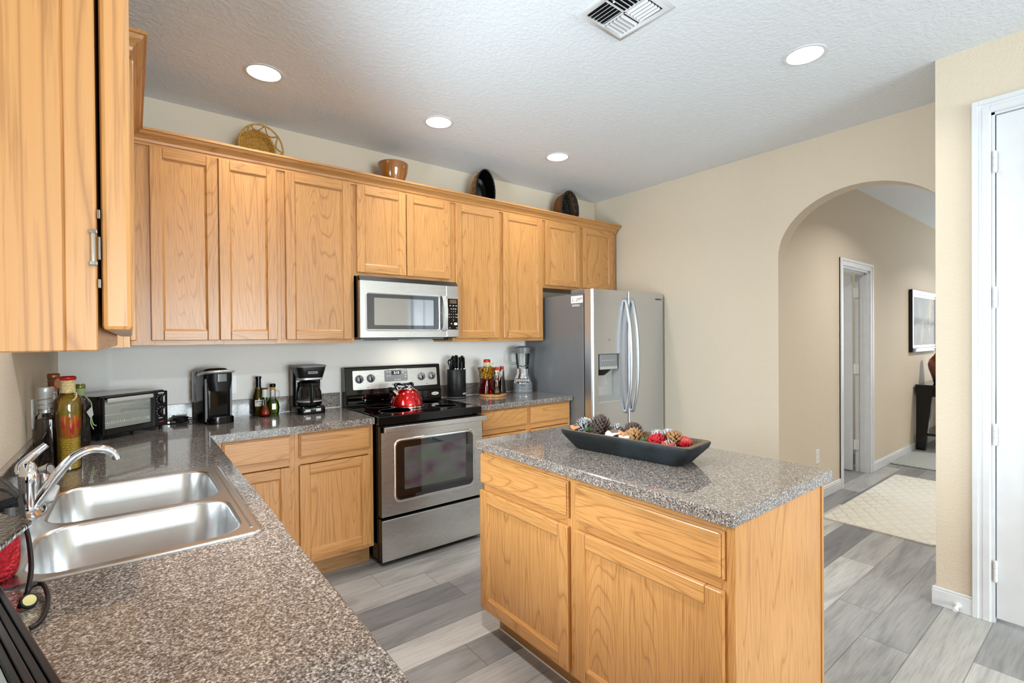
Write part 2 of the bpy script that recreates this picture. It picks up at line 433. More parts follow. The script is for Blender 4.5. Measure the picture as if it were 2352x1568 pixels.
# hall door, standing open into the room behind
m = MB(); casing(m, '-y', (dx0, YH, 0), dx1-dx0, dz)
m.box(dx0-.001, dx0+.018, YH, YH+.12, 0, dz, 'trim'); m.box(dx1-.018, dx1+.001, YH, YH+.12, 0, dz, 'trim'); m.box(dx0, dx1, YH, YH+.12, dz-.018, dz, 'trim')
m.box(dx1-.03, dx1-.018, YH+.035, YH+.075, 0, dz-.018, 'trim'); m.box(dx0+.018, dx0+.03, YH+.035, YH+.075, 0, dz-.018, 'trim'); m.box(dx0, dx1, YH+.035, YH+.075, dz-.03, dz-.018, 'trim')
d1 = struct('door_1', m)
m = MB(); m.box(dx1-.075, dx1-.04, YH+.135, YH+.86, .012, dz-.03, 'trim', .002)
struct('door_leaf', m, d1)
for z in (.22, 1.0, 1.78):
    h = hinge_mb(dx1-.028, YH+.127, z, .10); h.box(dx1-.026, dx1-.017, YH+.085, YH+.127, z, z+.10, 'white'); struct('hinge', h, d1)
# closet door
m = MB(); casing(m, '-x', (XC, cy1, 0), cy1-cy0, cz)
m.box(XC, XC+.12, cy1-.012, cy1+.001, 0, cz, 'trim'); m.box(XC, XC+.12, cy0-.001, cy0+.012, 0, cz, 'trim'); m.box(XC, XC+.12, cy0, cy1, cz-.012, cz, 'trim')
d2 = struct('door_2', m)
m = MB(); m.box(XC+.006, XC+.042, cy0+.016, cy1-.016, .022, cz-.016, 'trim', .002)
for yc in (cy1-.25, cy0+.25):
    for z0, z1 in ((.25, .95), (1.1, 1.95), (2.08, 2.34)):
        m.box(XC-.001, XC+.008, yc-.125, yc+.125, z0, z1, 'trim', .006, 2)
struct('door_leaf', m, d2)
for z in (.205, .865, 1.525, 2.175): 
    h = hinge_mb(XC-.006, cy1-.014, z, .095); struct('hinge', h, d2)
m = MB(); m.ball((XC+.0-.03, cy0+.06, 1.0), .028, 'pewter'); m.cyl((XC+.008, cy0+.06, 1.0), (XC-.02, cy0+.06, 1.0), .011, 'pewter'); struct('knob', m, d2)

# ------------------------------------------------------------------ cabinets
HX = {'-y': 'ox', '-x': 'oy', '+x': 'oy'}
def cab_door(root, side, o, w, h, st=.055, label=None):
    """framed door with a recessed flat panel, its back lower left corner at o"""
    m = MB(); m.T = FACE(side, o); t = .019; hm = HX[side]
    m.box(0, st, 0, h, 0, t, 'oz', .0035, 2); m.box(w-st, w, 0, h, 0, t, 'oz', .0035, 2)
    m.box(st, w-st, 0, st, 0, t, hm, .0035, 2); m.box(st, w-st, h-st, h, 0, t, hm, .0035, 2)
    b = .009
    for pts, mt in (([(st, st), (w-st, st), (w-st-b, st+b), (st+b, st+b)], hm), ([(w-st, h-st), (st, h-st), (st+b, h-st-b), (w-st-b, h-st-b)], hm),
                    ([(st, h-st), (st, st), (st+b, st+b), (st+b, h-st-b)], 'oz'), ([(w-st, st), (w-st, h-st), (w-st-b, h-st-b), (w-st-b, st+b)], 'oz')):
        m.quad([(pts[0][0], pts[0][1], .0135), (pts[1][0], pts[1][1], .0135), (pts[2][0], pts[2][1], .0075), (pts[3][0], pts[3][1], .0075)], mt)
    d = build('door', m, root)
    if label: d['label'] = label
    m = MB(); m.T = FACE(side, o); m.box(st-.004, w-st+.004, st-.004, h-st+.004, .003, .008, 'oz'); build('panel', m, d)
    return d
def drawer(root, side, o, w, h):
    m = MB(); m.T = FACE(side, o); hm = HX[side]
    m.box(0, w, 0, h, 0, .012, hm, .002); m.box(.006, w-.006, .006, h-.006, .010, .019, hm, .005, 2)
    return build('drawer_front', m, root)
def carcass(root, side, o, w, h, depth, stiles, rails, extra=None):
    """closed box behind a face frame; o is the lower left corner of the frame's front"""
    m = MB(); m.T = FACE(side, o); m.box(0, w, 0, h, -depth, -.019, 'oz'); b = build('carcass', m, root)
    m = MB(); m.T = FACE(side, o)
    for a, c in stiles: m.box(a, c, 0, h, -.019, 0, 'oz', .001)
    for a, c in rails:
        s = sorted(stiles)
        for (l0, l1), (r0, r1) in zip(s, s[1:]): m.box(l1, r0, a, c, -.0188, -.0002, HX[side])
    build('face_frame', m, root); return b
ZT, ZU = 2.432, 1.372
UP = 'oak upper cabinets along the stove wall'
def upper(x0, x1, z0, doors, label, stl=None):
    y = -.305
    t = thing('upper_cabinet', label, 'cabinet', (x0, -.0, z0), group=UP)
    st = [(0, .04), (x1-x0-.04, x1-x0)] if stl is None else stl
    carcass(t, '-y', (x0, y, z0), x1-x0, ZT-z0, .305-.001, st, [(0, .038), (ZT-z0-.038, ZT-z0)])
    for a, b in doors: cab_door(t, '-y', (a, y, z0+.024), b-a, ZT-.006-z0-.024)
    return t
ux = [.306, 1.033, 1.484, 2.246, 3.166, 4.135]
upper(ux[0], ux[1], ZU, [(.392, .702), (.707, 1.010)], 'two-door oak wall cabinet in the left corner above the single-serve coffee brewer', [(0, .10), (.375, .42), (.69, ux[1]-ux[0])])
upper(ux[1], ux[2], ZU, [(1.058, 1.462)], 'single wide-door oak wall cabinet just left of the microwave', [(0, .04), (.412, .451)])
upper(ux[2], ux[3], 1.82, [(1.502, 1.858), (1.864, 2.222)], 'short two-door oak wall cabinet above the microwave', [(0, .04), (.36, .40), (.722, .762)])
upper(ux[3], ux[4], ZU, [(2.268, 2.682), (2.722, 3.150)], 'tall two-door oak wall cabinet between microwave and refrigerator', [(0, .04), (.43, .485), (.88, .92)])
upper(ux[4], ux[5], 1.835, [(3.186, 3.612), (3.658, 4.082)], 'short two-door oak wall cabinet above the refrigerator', [(0, .04), (.44, .50), (.90, .969)])
# left wall: the corner cabinet beyond the sink window and the near one at the frame's edge
t = thing('upper_cabinet', 'oak corner wall cabinet on the window wall, seen edge-on behind the near cabinet door', 'cabinet', (0, -1.28, ZU))
carcass(t, '+x', (.305, -1.28, ZU), .952, ZT-ZU, .304, [(0, .04), (.45, .50), (.90, .952)], [(0, .038), (ZT-ZU-.038, ZT-ZU)])
cab_door(t, '+x', (.305, -1.262, ZU+.024), .42, ZT-ZU-.03); cab_door(t, '+x', (.305, -.832, ZU+.024), .42, ZT-ZU-.03)
y0 = -3.03; zn = 1.388
t = thing('upper_cabinet', 'oak wall cabinet closest to the camera with its dark door gap and hinge showing', 'cabinet', (0, y0, zn))
m = MB(); m.box(.001, .270, y0, -2.37, zn, ZT, 'oz', .001); build('carcass', m, t)
m = MB()
for a, b in ((y0, y0+.04), (-2.41, -2.37)): m.box(.270, .289, a, b, zn, ZT, 'oz', .001)
m.box(.270, .289, y0+.04, -2.41, zn, zn+.038, 'oy'); m.box(.270, .289, y0+.04, -2.41, ZT-.038, ZT, 'oy'); build('face_frame', m, t)
d = cab_door(t, '+x', (.2915, y0+.003, zn+.016), .655, ZT-zn-.03, .06)
for z in (1.455, 2.30):
    m = MB(); m.cyl((.2868, y0-.002, z), (.2868, y0-.002, z+.026), .0014, 'chrome', 10); m.box(.2845, .2895, y0-.0035, y0-.0005, z-.001, z+.0025, 'chrome', .0006); m.box(.2845, .2895, y0-.0035, y0-.0005, z+.0235, z+.027, 'chrome', .0006); m.box(.2895, .2912, y0-.001, y0+.003, z+.004, z+.022, 'chrome', .0004); m.box(.2895, .2912, y0-.001, y0+.003, z-.018, z-.011, 'chrome', .0004); m.box(.2895, .2912, y0-.001, y0+.003, z+.036, z+.043, 'chrome', .0004); build('hinge', m, t)

# crown moulding, one run round the corner
def crown(name, label):
    prof = [(0, -.006), (.010, -.006), (.010, .006), (.016, .010), (.020, .022), (.030, .034), (.046, .046), (.052, .058), (.060, .060), (.060, .072), (.0, .072)]
    t = thing(name, label, 'moulding', (.33, -.33, ZT))
    xs = ux[5]; f = .305
    path = [((f, -1.28), (0, -1)), ((f, -1.28), (1, -1)), ((f, -f), (1, -1)), ((xs, -f), (1, -1)), ((xs, -f), (1, 0))]
    m = MB()
    def ring(px, py, dx, dy): return [(px+dx*o, py+dy*o, ZT+z) for o, z in prof]
    m.loft([ring(.002, -1.28, 0, -1), ring(f, -1.28, 1, -1), ring(f, -f, 1, -1)], 'oy')
    m.loft([ring(f, -f, 1, -1), ring(xs, -f, .55, -1), ring(xs, -.002, .55, 0)], 'ox')
    build('moulding', m, t, angle=11)
    return t
crown('crown_moulding', 'oak crown moulding running along the tops of the wall cabinets')

# base cabinets
yb = -.61
BG = 'oak base cabinets under the worktops'
def base(x0, x1, fronts, label, ss, doors=True):
    t = thing('base_cabinet', label, 'cabinet', (x0, -.3, 0), group=BG)
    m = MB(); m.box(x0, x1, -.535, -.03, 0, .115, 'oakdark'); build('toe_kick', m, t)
    carcass(t, '-y', (x0, yb, .115), x1-x0, .873-.115, .58, ss, [(0, .04), (.575, .62), (.72, .758)])
    for a, b in fronts:
        drawer(t, '-y', (a, yb, .728), b-a, .134)
        cab_door(t, '-y', (a, yb, .138), b-a, .548)
    return t
base(.61, 1.025, [(.672, 1.003)], 'oak base cabinet in the corner beside the sink counter, under the brewer', [(0, .065), (.385, .415)])
base(1.025, 1.482, [(1.047, 1.460)], 'oak drawer-and-door base cabinet just left of the stove', [(0, .03), (.425, .457)])
base(2.252, 2.73, [(2.285, 2.718)], 'oak base cabinet right of the stove, under the knife block', [(0, .04), (.46, .478)])
base(2.73, 3.185, [(2.748, 3.168)], 'oak base cabinet beside the refrigerator, under the blender', [(0, .03), (.43, .455)])
t = thing('sink_cabinet', 'oak base cabinets below the sink counter along the left wall', 'cabinet', (.3, -2.2, 0))
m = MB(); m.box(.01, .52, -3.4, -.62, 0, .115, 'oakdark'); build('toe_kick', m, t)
m = MB()
for a, b in ((.01, .03), (.56, .59)): m.box(a, b, -3.4, -.62, .115, .873, 'oz')
m.box(.03, .56, -3.4, -.62, .115, .135, 'oz'); m.box(.03, .56, -3.4, -3.38, .115, .873, 'oz'); m.box(.03, .56, -.64, -.62, .115, .873, 'oz'); build('carcass', m, t)
for k in range(5):
    ya = -3.38+k*.54
    drawer(t, '+x', (.59, ya+.02, .728), .50, .134); cab_door(t, '+x', (.59, ya+.02, .138), .50, .548)

# worktops
LC = .617
t = thing('worktop', 'L-shaped speckled laminate worktop around the sink corner', 'worktop', (.3, -1.0, .875))
m = MB(); zt0, zt1 = .875, .914
sx0, sx1, sy0, sy1 = .075, .545, -2.165, -1.375                       # cut-out for the sink
e = .004
m.box(.001, LC, -3.45, sy0, zt0, zt1, 'granite', e); m.box(.001, LC, sy1, -.648, zt0, zt1, 'granite'); m.box(.001, sx0, sy0, sy1, zt0, zt1, 'granite'); m.box(sx1, LC, sy0, sy1, zt0, zt1, 'granite')
m.box(.001, 1.480, -.648, -.001, zt0, zt1, 'granite')
build('slab', m, t)
m = MB(); m.box(.020, 1.480, -.020, -.001, zt1, 1.018, 'granite', .002); m.box(.001, .020, -3.45, -.001, zt1, 1.022, 'granite', .002); build('backsplash', m, t)
m = MB(); m.box(.021, 1.48, -.0225, -.020, zt1, zt1+.004, 'white'); m.box(.0195, .0225, -1.37, -.02, zt1, zt1+.004, 'white'); build('caulk_line', m, t)
t = thing('worktop', 'short speckled worktop between the stove and the refrigerator', 'worktop', (2.72, -.3, .875))
m = MB(); m.box(2.252, 3.186, -.648, -.001, zt0, zt1, 'granite', e); build('slab', m, t)
m = MB(); m.box(2.252, 3.186, -.020, -.001, zt1, 1.014, 'granite', .002); build('backsplash', m, t)
m = MB(); m.box(2.252, 3.186, -.0225, -.020, zt1, zt1+.004, 'white'); build('caulk_line', m, t)

# island
IX0, IX1, IY0, IY1 = 1.585, 2.288, -2.853, -1.600
t = thing('island_cabinet', 'oak kitchen island base with two drawers and two doors', 'cabinet', (1.94, -2.2, 0))
fx = 1.628
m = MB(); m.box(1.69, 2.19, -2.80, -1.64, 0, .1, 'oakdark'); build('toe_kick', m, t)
m = MB(); m.T = FACE('-x', (fx, -1.612, .1)); m.box(0, 1.222, 0, .774, -.605, -.019, 'oz'); build('carcass', m, t)
m = MB(); m.T = FACE('-x', (fx, -1.612, .1))
for a, b in ((0, .04), (.555, .625), (1.185, 1.222)): m.box(a, b, 0, .774, -.019, 0, 'oz', .001)
for a, b in ((0, .04), (.575, .622), (.735, .774)): m.box(.04, .555, a, b, -.0188, -.0002, 'oy'); m.box(.625, 1.185, a, b, -.0188, -.0002, 'oy')
build('face_frame', m, t)
for ya, w in ((-1.598, .592), (-2.226, .583)):
    drawer(t, '-x', (fx, ya, .708), w, .14); cab_door(t, '-x', (fx, ya, .118), w, .558)
m = MB(); m.box(1.630, 2.234, -2.8365, -2.8335, .1, .874, 'oz'); m.box(2.222, 2.236, -2.842, -2.836, .1, .874, 'oz', .002); build('end_panel', m, t)
m = MB(); m.box(1.6885, 1.690, -2.80, -1.64, .0, .007, 'white'); m.box(1.6885, 1.69, -1.644, -1.638, 0, .1, 'white'); build('floor_trim', m, t)
t = thing('worktop', 'speckled grey laminate top on the kitchen island', 'worktop', (1.94, -2.2, .874))
m = MB(); m.box(IX0, IX1, IY0, IY1, .874, .914, 'granite', .003); build('slab', m, t)

# ------------------------------------------------------------------ sink and tap
t = thing('sink', 'stainless steel double-bowl sink set into the worktop', 'sink', (.31, -1.77, .914))
X0, X1, Y0, Y1 = .047, .568, -2.182, -1.358
def bowl(x0, x1, y0, y1, depth=.17):
    top = rrect(x0, x1, y0, y1, .075, 8)
    cx, cy = (x0+x1)/2, (y0+y1)/2
    def sc(d, z): return [(cx+(x-cx)*(1-d/(x1-x0)*2), cy+(y-cy)*(1-d/(y1-y0)*2), z) for x, y in top]
    zr = .919
    return [sc(-.006, zr+.0005), sc(0, zr-.002), sc(.003, zr-.008), sc(.012, zr-depth+.035), sc(.02, zr-depth+.012), sc(.04, zr-depth)]
b1 = bowl(.125, .522, -1.795, -1.402); b2 = bowl(.125, .527, -2.150, -1.825)
m = MB()
def deck(m, outer, holes, z, mat):
    """flat plate with holes, filled by triangulation"""
    bm2 = bmesh.new(); es = []
    for lp in [outer]+holes:
        vv = [bm2.verts.new((p[0], p[1], z)) for p in lp]
        es += [bm2.edges.new((vv[i], vv[(i+1) % len(vv)])) for i in range(len(vv))]
    bmesh.ops.triangle_fill(bm2, use_beauty=True, use_dissolve=False, edges=es, normal=(0, 0, 1))
    bm2.verts.index_update(); m._add([v.co[:] for v in bm2.verts], [tuple(v.index for v in f.verts) for f in bm2.faces], mat); bm2.free()
out = rrect(X0, X1, Y0, Y1, .03, 6)
deck(m, [(x*.97+.3075*.03, y*.985-1.77*.015) for x, y in out], [[(p[0], p[1]) for p in b1[0]], [(p[0], p[1]) for p in b2[0]]], .9195, 'sink')
m.loft([[(x, y, .9145) for x, y in out], [(x, y, .918) for x, y in rrect(X0+.002, X1-.002, Y0+.002, Y1-.002, .03, 6)], [(x*.97+.3075*.03, y*.985-1.77*.015, .9195) for x, y in out]], 'sink', cap=False)
m.box(.543, .549, -2.14, -1.40, .9185, .9205, 'pewter', .001)
build('rim', m, t)
for bw in (b1, b2):
    m = MB(); m.loft(bw, 'sink', cap=False); c = [sum(p[k] for p in bw[-1])/len(bw[-1]) for k in range(3)]
    m._add([tuple(p) for p in bw[-1]], [tuple(range(len(bw[-1])))], 'sink')
    o = build('bowl', m, t, angle=60)
    m = MB(); m.lathe([(.0, .006), (.028, .006), (.043, .004), (.045, .0005)], 'chrome', (c[0], c[1], c[2]), 24); build('drain', m, o)
t = thing('faucet', 'chrome single-lever kitchen faucet with a long arched spout', 'faucet', (.082, -1.62, .9195))
m = MB(); m.lathe([(.0, 0), (.034, 0), (.034, .004), (.029, .010), (.027, .014)], 'chrome', (.082, -1.62, .9195), 24, 1, 2.6); build('base_plate', m, t)
m = MB(); m.lathe([(.024, .008), (.022, .03), (.0205, .075), (.022, .082), (.0225, .105), (.018, .125), (.012, .137), (.004, .142)], 'chrome', (.078, -1.62, .9195), 28); build('body', m, t)
m = MB(); pts = CR([(.086, -1.625, .93), (.108, -1.622, .968), (.137, -1.618, 1.015), (.170, -1.615, 1.056), (.205, -1.612, 1.074), (.240, -1.61, 1.070), (.262, -1.609, 1.055), (.270, -1.609, 1.035)], 7)
m.tube(pts, .0135, 'chrome', 18, radii=[.0145-.004*i/len(pts) for i in range(len(pts))]); build('spout', m, t)
m = MB(); pts = CR([(.066, -1.615, 1.03), (.062, -1.61, 1.045), (.075, -1.60, 1.063), (.092, -1.59, 1.080), (.112, -1.585, 1.098)], 6)
m.tube(pts, .012, 'chrome', 14, radii=[.017, .017, .0165, .016, .0155]+[.014-.006*i/len(pts) for i in range(len(pts)-5)], flat=.7); build('lever', m, t)
m = MB(); m.box(.0985, .1005, -1.625, -1.619, 1.008, 1.02, 'waxred', .0008); build('temperature_mark', m, t)
t = thing('side_sprayer', 'chrome side sprayer beside the faucet', 'sprayer', (.092, -1.47, .9195))
m = MB(); m.lathe([(0, 0), (.024, 0), (.022, .006), (.015, .012), (.0135, .055), (.013, .065), (.0125, .075)], 'chrome', (.092, -1.47, .9195), 20); build('base', m, t)
m = MB(); R = Matrix.Rotation(math.radians(62), 3, 'Y')
m.tube([(.078, -1.455, .995), (.092, -1.462, 1.000), (.105, -1.468, 1.003)], .017, 'chrome', 20, radii=[.013, .0155, .0185])
m.cyl((.105, -1.468, 1.003), (.1085, -1.4697, 1.0038), .0195, 'chrome', 24); m.cyl((.108, -1.4694, 1.0037), (.1095, -1.4701, 1.004), .013, 'silverp', 24); build('spray_head', m, t)
m = MB(); R = Matrix.Rotation(math.radians(-8), 3, 'Z')
m.loft([[(x, y, z) for x, y in rrect(.088+i, .122-i, -1.545+i, -1.385-i, .012-i*.5, 5)] for z, i in ((.9195, .003), (.923, 0), (.932, .0), (.936, .003))], 'white')
tag(build('sponge', m, loc=(.105, -1.465, .9195)), 'white sponge bar lying on the sink rim behind the spout', 'sponge')

# ------------------------------------------------------------------ stove
M['mirrorglass'] = flat('mirrored_glass', (168, 170, 173), .04, .92)
M['smokedglass'] = flat('smoked_glass', (92, 94, 98), .04, .85)
M['ovenglass'] = flat('oven_glass', (14, 14, 16), .03, 0, .9, .8)
def iris(name):
    t = NT(name); t.set(Roughness=.05, Metallic=.3)
    v = t.coords((1.6, 1, 3)); n = t.noise(v, 3.0, 2, .4, .2)
    t.col(t.ramp(n, [(.30, lin((66, 54, 42))), (.42, lin((98, 82, 94))), (.52, lin((92, 100, 88))), (.62, lin((108, 96, 106))), (.72, lin((92, 96, 88)))]))
    return t.m
M['iris'] = iris('coated_oven_pane')
M['panelgrey'] = flat('panel_grey', (128, 130, 132), .4)
M['lcd'] = flat('lcd', (22, 22, 24), .15)
M['digit'] = emit('display_digits', (225, 240, 245), 1.2)
SX0, SX1 = 1.488, 2.246
t = thing('stove', 'stainless and black freestanding electric range with a smooth glass cooktop', 'stove', (1.867, -.35, 0))
m = MB(); m.box(SX0+.006, SX1-.006, -.645, -.03, .03, .905, 'black', .004); m.box(SX0+.03, SX1-.03, -.62, -.06, .0, .03, 'blackm'); build('body', m, t)
m = MB(); m.box(SX0, SX1, -.672, -.035, .905, .921, 'blackglass', .005, 2); m.box(SX0, SX1, -.690, -.645, .868, .920, 'blackglass', .006, 2); m.box(SX0+.004, SX1-.004, -.6905, -.688, .872, .916, 'black', .001)
cook = build('cooktop', m, t)
for k, (x, y, r) in enumerate(((1.68, -.50, .105), (1.68, -.22, .08), (2.06, -.51, .08), (2.06, -.23, .105))):
    m = MB(); m.lathe([(r-.002, .0), (r-.002, .0004), (r, .0004), (r, 0)], 'greyp', (x, y, .921), 40); build('burner_ring', m, cook)
m = MB()                                                              # backguard, leaning back a little
m.prism([(-.115, .921), (-.100, 1.01), (-.082, 1.192), (-.070, 1.197), (-.025, 1.192), (-.025, .921)], SX0+.004, SX1+.006, 0, 'black', .004)
m.box(SX0+.008, SX1+.002, -.121, -.10, .933, .998, 'blackglass', .004)
bgd = build('backguard', m, t)
def BGm(x, z, off=.0):                                                # a frame on the leaning face
    k = (z-1.01)/.182; y = -.100+.018*k-off
    a = math.atan2(.018, .182)
    mt = Matrix.Translation((x, y, z)) @ Matrix.Rotation(PI/2-a, 4, 'X'); return mt
m = MB(); m.T = BGm(1.883, 1.10, .001)
m.prism(rrect(-.338, .338, -.068, .070, .008, 4), 0, .003, 2, 'steel', .001); m.T = Matrix.Identity(4)
cp = build('control_panel', m, bgd)
m = MB(); m.T = BGm(1.876, 1.121, .0045); m.prism(rrect(-.092, .092, -.042, .044, .012, 5), 0, .002, 2, 'panelgrey'); build('display', m, bgd)
m = MB(); m.T = BGm(1.876, 1.121, .0045); m.prism(rrect(-.037, .037, .006, .036, .003, 3), .0018, .0026, 2, 'lcd')
m.text('2:15', .026, 'digit', m.T @ Matrix.Translation((.003, .021, .0028)))
for x, z in ((-.07, .03), (-.05, .03), (-.07, .0), (-.05, .0), (.055, .034), (.075, .034), (.055, .02), (.075, .005), (.075, -.012), (-.01, -.03), (.01, -.03), (.028, -.03)): m.box(x-.006, x+.006, z-.0022, z+.0022, .002, .0024, 'whitetext')
m.T = Matrix.Identity(4)
build('clock_screen', m, bgd)
m = MB(); m.T = Matrix.Identity(4); m.text('Whirlpool', .020, 'darktext', BGm(1.876, 1.055, .0042), shear=.35); build('logo', m, bgd)
for x, z in ((1.593, 1.108), (1.678, 1.110), (2.083, 1.103), (2.172, 1.104)):
    m = MB(); m.T = BGm(x, z, .004)
    m.lathe([(0, .0), (.030, .0), (.030, .003), (.027, .005), (.0255, .021), (.022, .024), (0, .024)], 'grey', (0, 0, 0), 28)
    m.box(-.006, .006, -.024, .025, .020, .030, 'blackm', .003); m.box(-.0016, .0016, .006, .024, .0295, .0306, 'white')
    for k in range(9):
        a = PI*1.25-k*PI*1.5/8; m.box(math.cos(a)*.039-.0012, math.cos(a)*.039+.0012, math.sin(a)*.039-.0012, math.sin(a)*.039+.0012, -.001, .0006, 'darktext')
    m.T = Matrix.Identity(4); build('knob', m, bgd)
m = MB(); m.T = FACE('-y', (2.19, -.121, .966)); m.prism([(math.cos(a*PI/12)*.032, math.sin(a*PI/12)*.0125) for a in range(24)], 0, .0015, 2, 'white'); 
m.text('AccuBake', .0105, 'darktext', m.T @ Matrix.Translation((0, 0, .0016))); m.T = Matrix.Identity(4); build('badge', m, bgd)
m = MB()
for x in (1.655, 2.13): m.cyl((x, -.1, 1.045), (x, -.1035, 1.045), .003, 'black', 8)
build('indicator_light', m, bgd)
od = MB(); yf = -.700
wx0, wx1, wzz0, wzz1 = 1.590, 2.164, .392, .762
od.box(SX0+.010, SX1-.006, -.69, -.648, .300, .862, 'black', .003)
od.box(SX0+.012, wx0, yf, -.688, .306, .822, 'steel'); od.box(wx1, SX1-.008, yf, -.688, .306, .822, 'steel')
od.box(wx0, wx1, yf, -.688, .306, wzz0, 'steel'); od.box(wx0, wx1, yf, -.688, wzz1, .822, 'steel')
door = build('oven_door', od, t)
m = MB(); o1 = rrect(wx0-.012, wx1+.012, wzz0-.012, wzz1+.012, .045, 6); o2 = rrect(wx0+.004, wx1-.004, wzz0+.004, wzz1-.004, .036, 6)
m.loft([[(x, yf-.0005, z) for x, z in o1], [(x, yf-.005, z) for x, z in rrect(wx0-.006, wx1+.006, wzz0-.006, wzz1+.006, .043, 6)], [(x, yf-.004, z) for x, z in o2]], 'chrome', cap=False)
build('window_trim', m, door)
m = MB(); m.prism(o2, yf-.0038, yf+.004, 1, 'ovenglass'); m.prism(rrect(wx0+.058, wx1-.062, wzz0+.062, wzz1-.045, .006, 3), yf-.0042, yf-.0036, 1, 'iris'); build('oven_window', m, door)
m = MB(); m.box(SX0+.014, SX1+.004, -.748, -.728, .829, .862, 'steel', .004, 2)
for x in (SX0+.04, SX1-.04): m.box(x-.012, x+.012, -.73, -.69, .832, .858, 'black', .003)
m.box(SX0+.016, SX1, -.7275, -.724, .826, .864, 'black', .001); build('handle', m, door)
m = MB(); m.box(SX0+.010, SX1-.006, -.69, -.648, .028, .290, 'black', .003); m.box(SX0+.012, SX1-.008, yf, -.69, .030, .284, 'steel', .003); build('storage_drawer', m, t)
for x in (SX0+.05, SX1-.05):
    for y in (-.62, -.08):
        m = MB(); m.cyl((x, y, 0), (x, y, .03), .016, 'blackm', 14); build('foot', m, t)
# ------------------------------------------------------------------ microwave
t = thing('microwave', 'stainless over-the-range microwave with a black keypad', 'microwave', (1.865, -.2, 1.40))
x0, x1, zb, zt = 1.489, 2.242, 1.406, 1.783
m = MB(); m.box(x0+.004, x1-.004, -.365, -.01, zb-.004, 1.8165, 'black', .003); m.prism([(-.395, zt+.002), (-.37, 1.8165), (-.35, 1.8165), (-.35, zt)], x0+.004, x1-.004, 0, 'blackm')
m.box(x0+.02, x1-.1, -.35, -.05, zb-.014, zb-.003, 'greyp', .003); m.box(x1-.17, x1-.05, -.33, -.2, zb-.02, zb-.003, 'blackm', .003); build('body', m, t)
m = MB(); xs = 2.134; wx0, wx1, z0, z1 = 1.535, 2.072, 1.461, 1.698
m.box(x0, wx0, -.40, -.366, zb, zt, 'steel'); m.box(wx1, xs-.002, -.40, -.366, zb, zt, 'steel'); m.box(wx0, wx1, -.40, -.366, zb, z0, 'steel'); m.box(wx0, wx1, -.40, -.366, z1, zt, 'steel')
md = build('door', m, t)
m = MB(); o1 = rrect(wx0-.012, wx1+.012, z0-.012, z1+.012, .02, 5); o2 = rrect(wx0, wx1, z0, z1, .012, 5)
m.loft([[(x, -.4004, z) for x, z in o1], [(x, -.4035, z) for x, z in rrect(wx0-.005, wx1+.005, z0-.005, z1+.005, .016, 5)], [(x, -.3990, z) for x, z in o2]], 'silverp', cap=False); build('window_trim', m, md)
m = MB(); m.prism(o2, -.3992, -.39, 1, 'smokedglass'); m.prism(rrect(wx0+.05, wx1-.042, z0+.028, z1-.026, .004, 3), -.3997, -.399, 1, 'mirrorglass'); build('window', m, md)
m = MB(); pts = CR([(2.105, -.402, 1.708), (2.106, -.425, 1.690), (2.108, -.444, 1.585), (2.106, -.425, 1.472), (2.105, -.402, 1.448)], 8)
rs = []
for p in pts: rs.append([(p.x-.014, p.y-.004, p.z), (p.x+.013, p.y-.006, p.z), (p.x+.014, p.y+.006, p.z), (p.x-.013, p.y+.007, p.z)])
m.loft(rs, 'silverp'); build('handle', m, md)
m = MB(); m.box(xs+.002, x1, -.40, -.366, zb, zt, 'steel', .003); pnl = build('control_panel', m, t)
m = MB(); m.T = FACE('-y', (2.149, -.4005, 1.462)); m.box(0, .084, 0, .228, 0, .0012, 'blackglass', .0005); kf = m.T
kp = ['1', '2', '3', '4', '5', '6', '7', '8', '9']
for i, k in enumerate(kp): m.text(k, .012, 'whitetext', m.T @ Matrix.Translation((.028+.017*(i % 3), .133-.021*(i//3), .0014)), depth=.0002)
m.text('0', .012, 'whitetext', m.T @ Matrix.Translation((.045, .070, .0014)), depth=.0002)
for x, z, w in ((.018, .176, .012), (.045, .176, .014), (.07, .176, .012), (.028, .152, .010), (.046, .152, .010), (.064, .152, .012), (.012, .112, .007), (.076, .112, .009), (.012, .091, .007), (.076, .091, .009), (.028, .043, .012), (.014, .012, .008), (.074, .012, .008)): m.box(x-w/2, x+w/2, z-.0025, z+.0025, .0012, .0016, 'whitetext')
m.prism(rrect(.050, .078, .033, .051, .004, 3), .0012, .0016, 2, 'whitetext'); m.T = Matrix.Identity(4); build('keypad', m, pnl)
m = MB(); m.T = kf; m.box(.014, .072, .192, .220, .0011, .0018, flat('amber_screen', (96, 78, 62), .2)); build('screen', m, pnl)
m = MB(); m.box(1.60, 1.80, -.3, -.16, zb-.018, zb-.012, 'blackm', .002); m.box(1.92, 2.08, -.3, -.16, zb-.018, zb-.012, 'white', .002); build('vent_filter', m, t)
l = D.lights.new('microwave_lamp', 'AREA'); l.size = .06; l.energy = .6; l.color = (1.0, .86, .62); o = D.objects.new('microwave_lamp', l); COL.objects.link(o); o.parent = t; o.location = (.13, -.03, -.016)
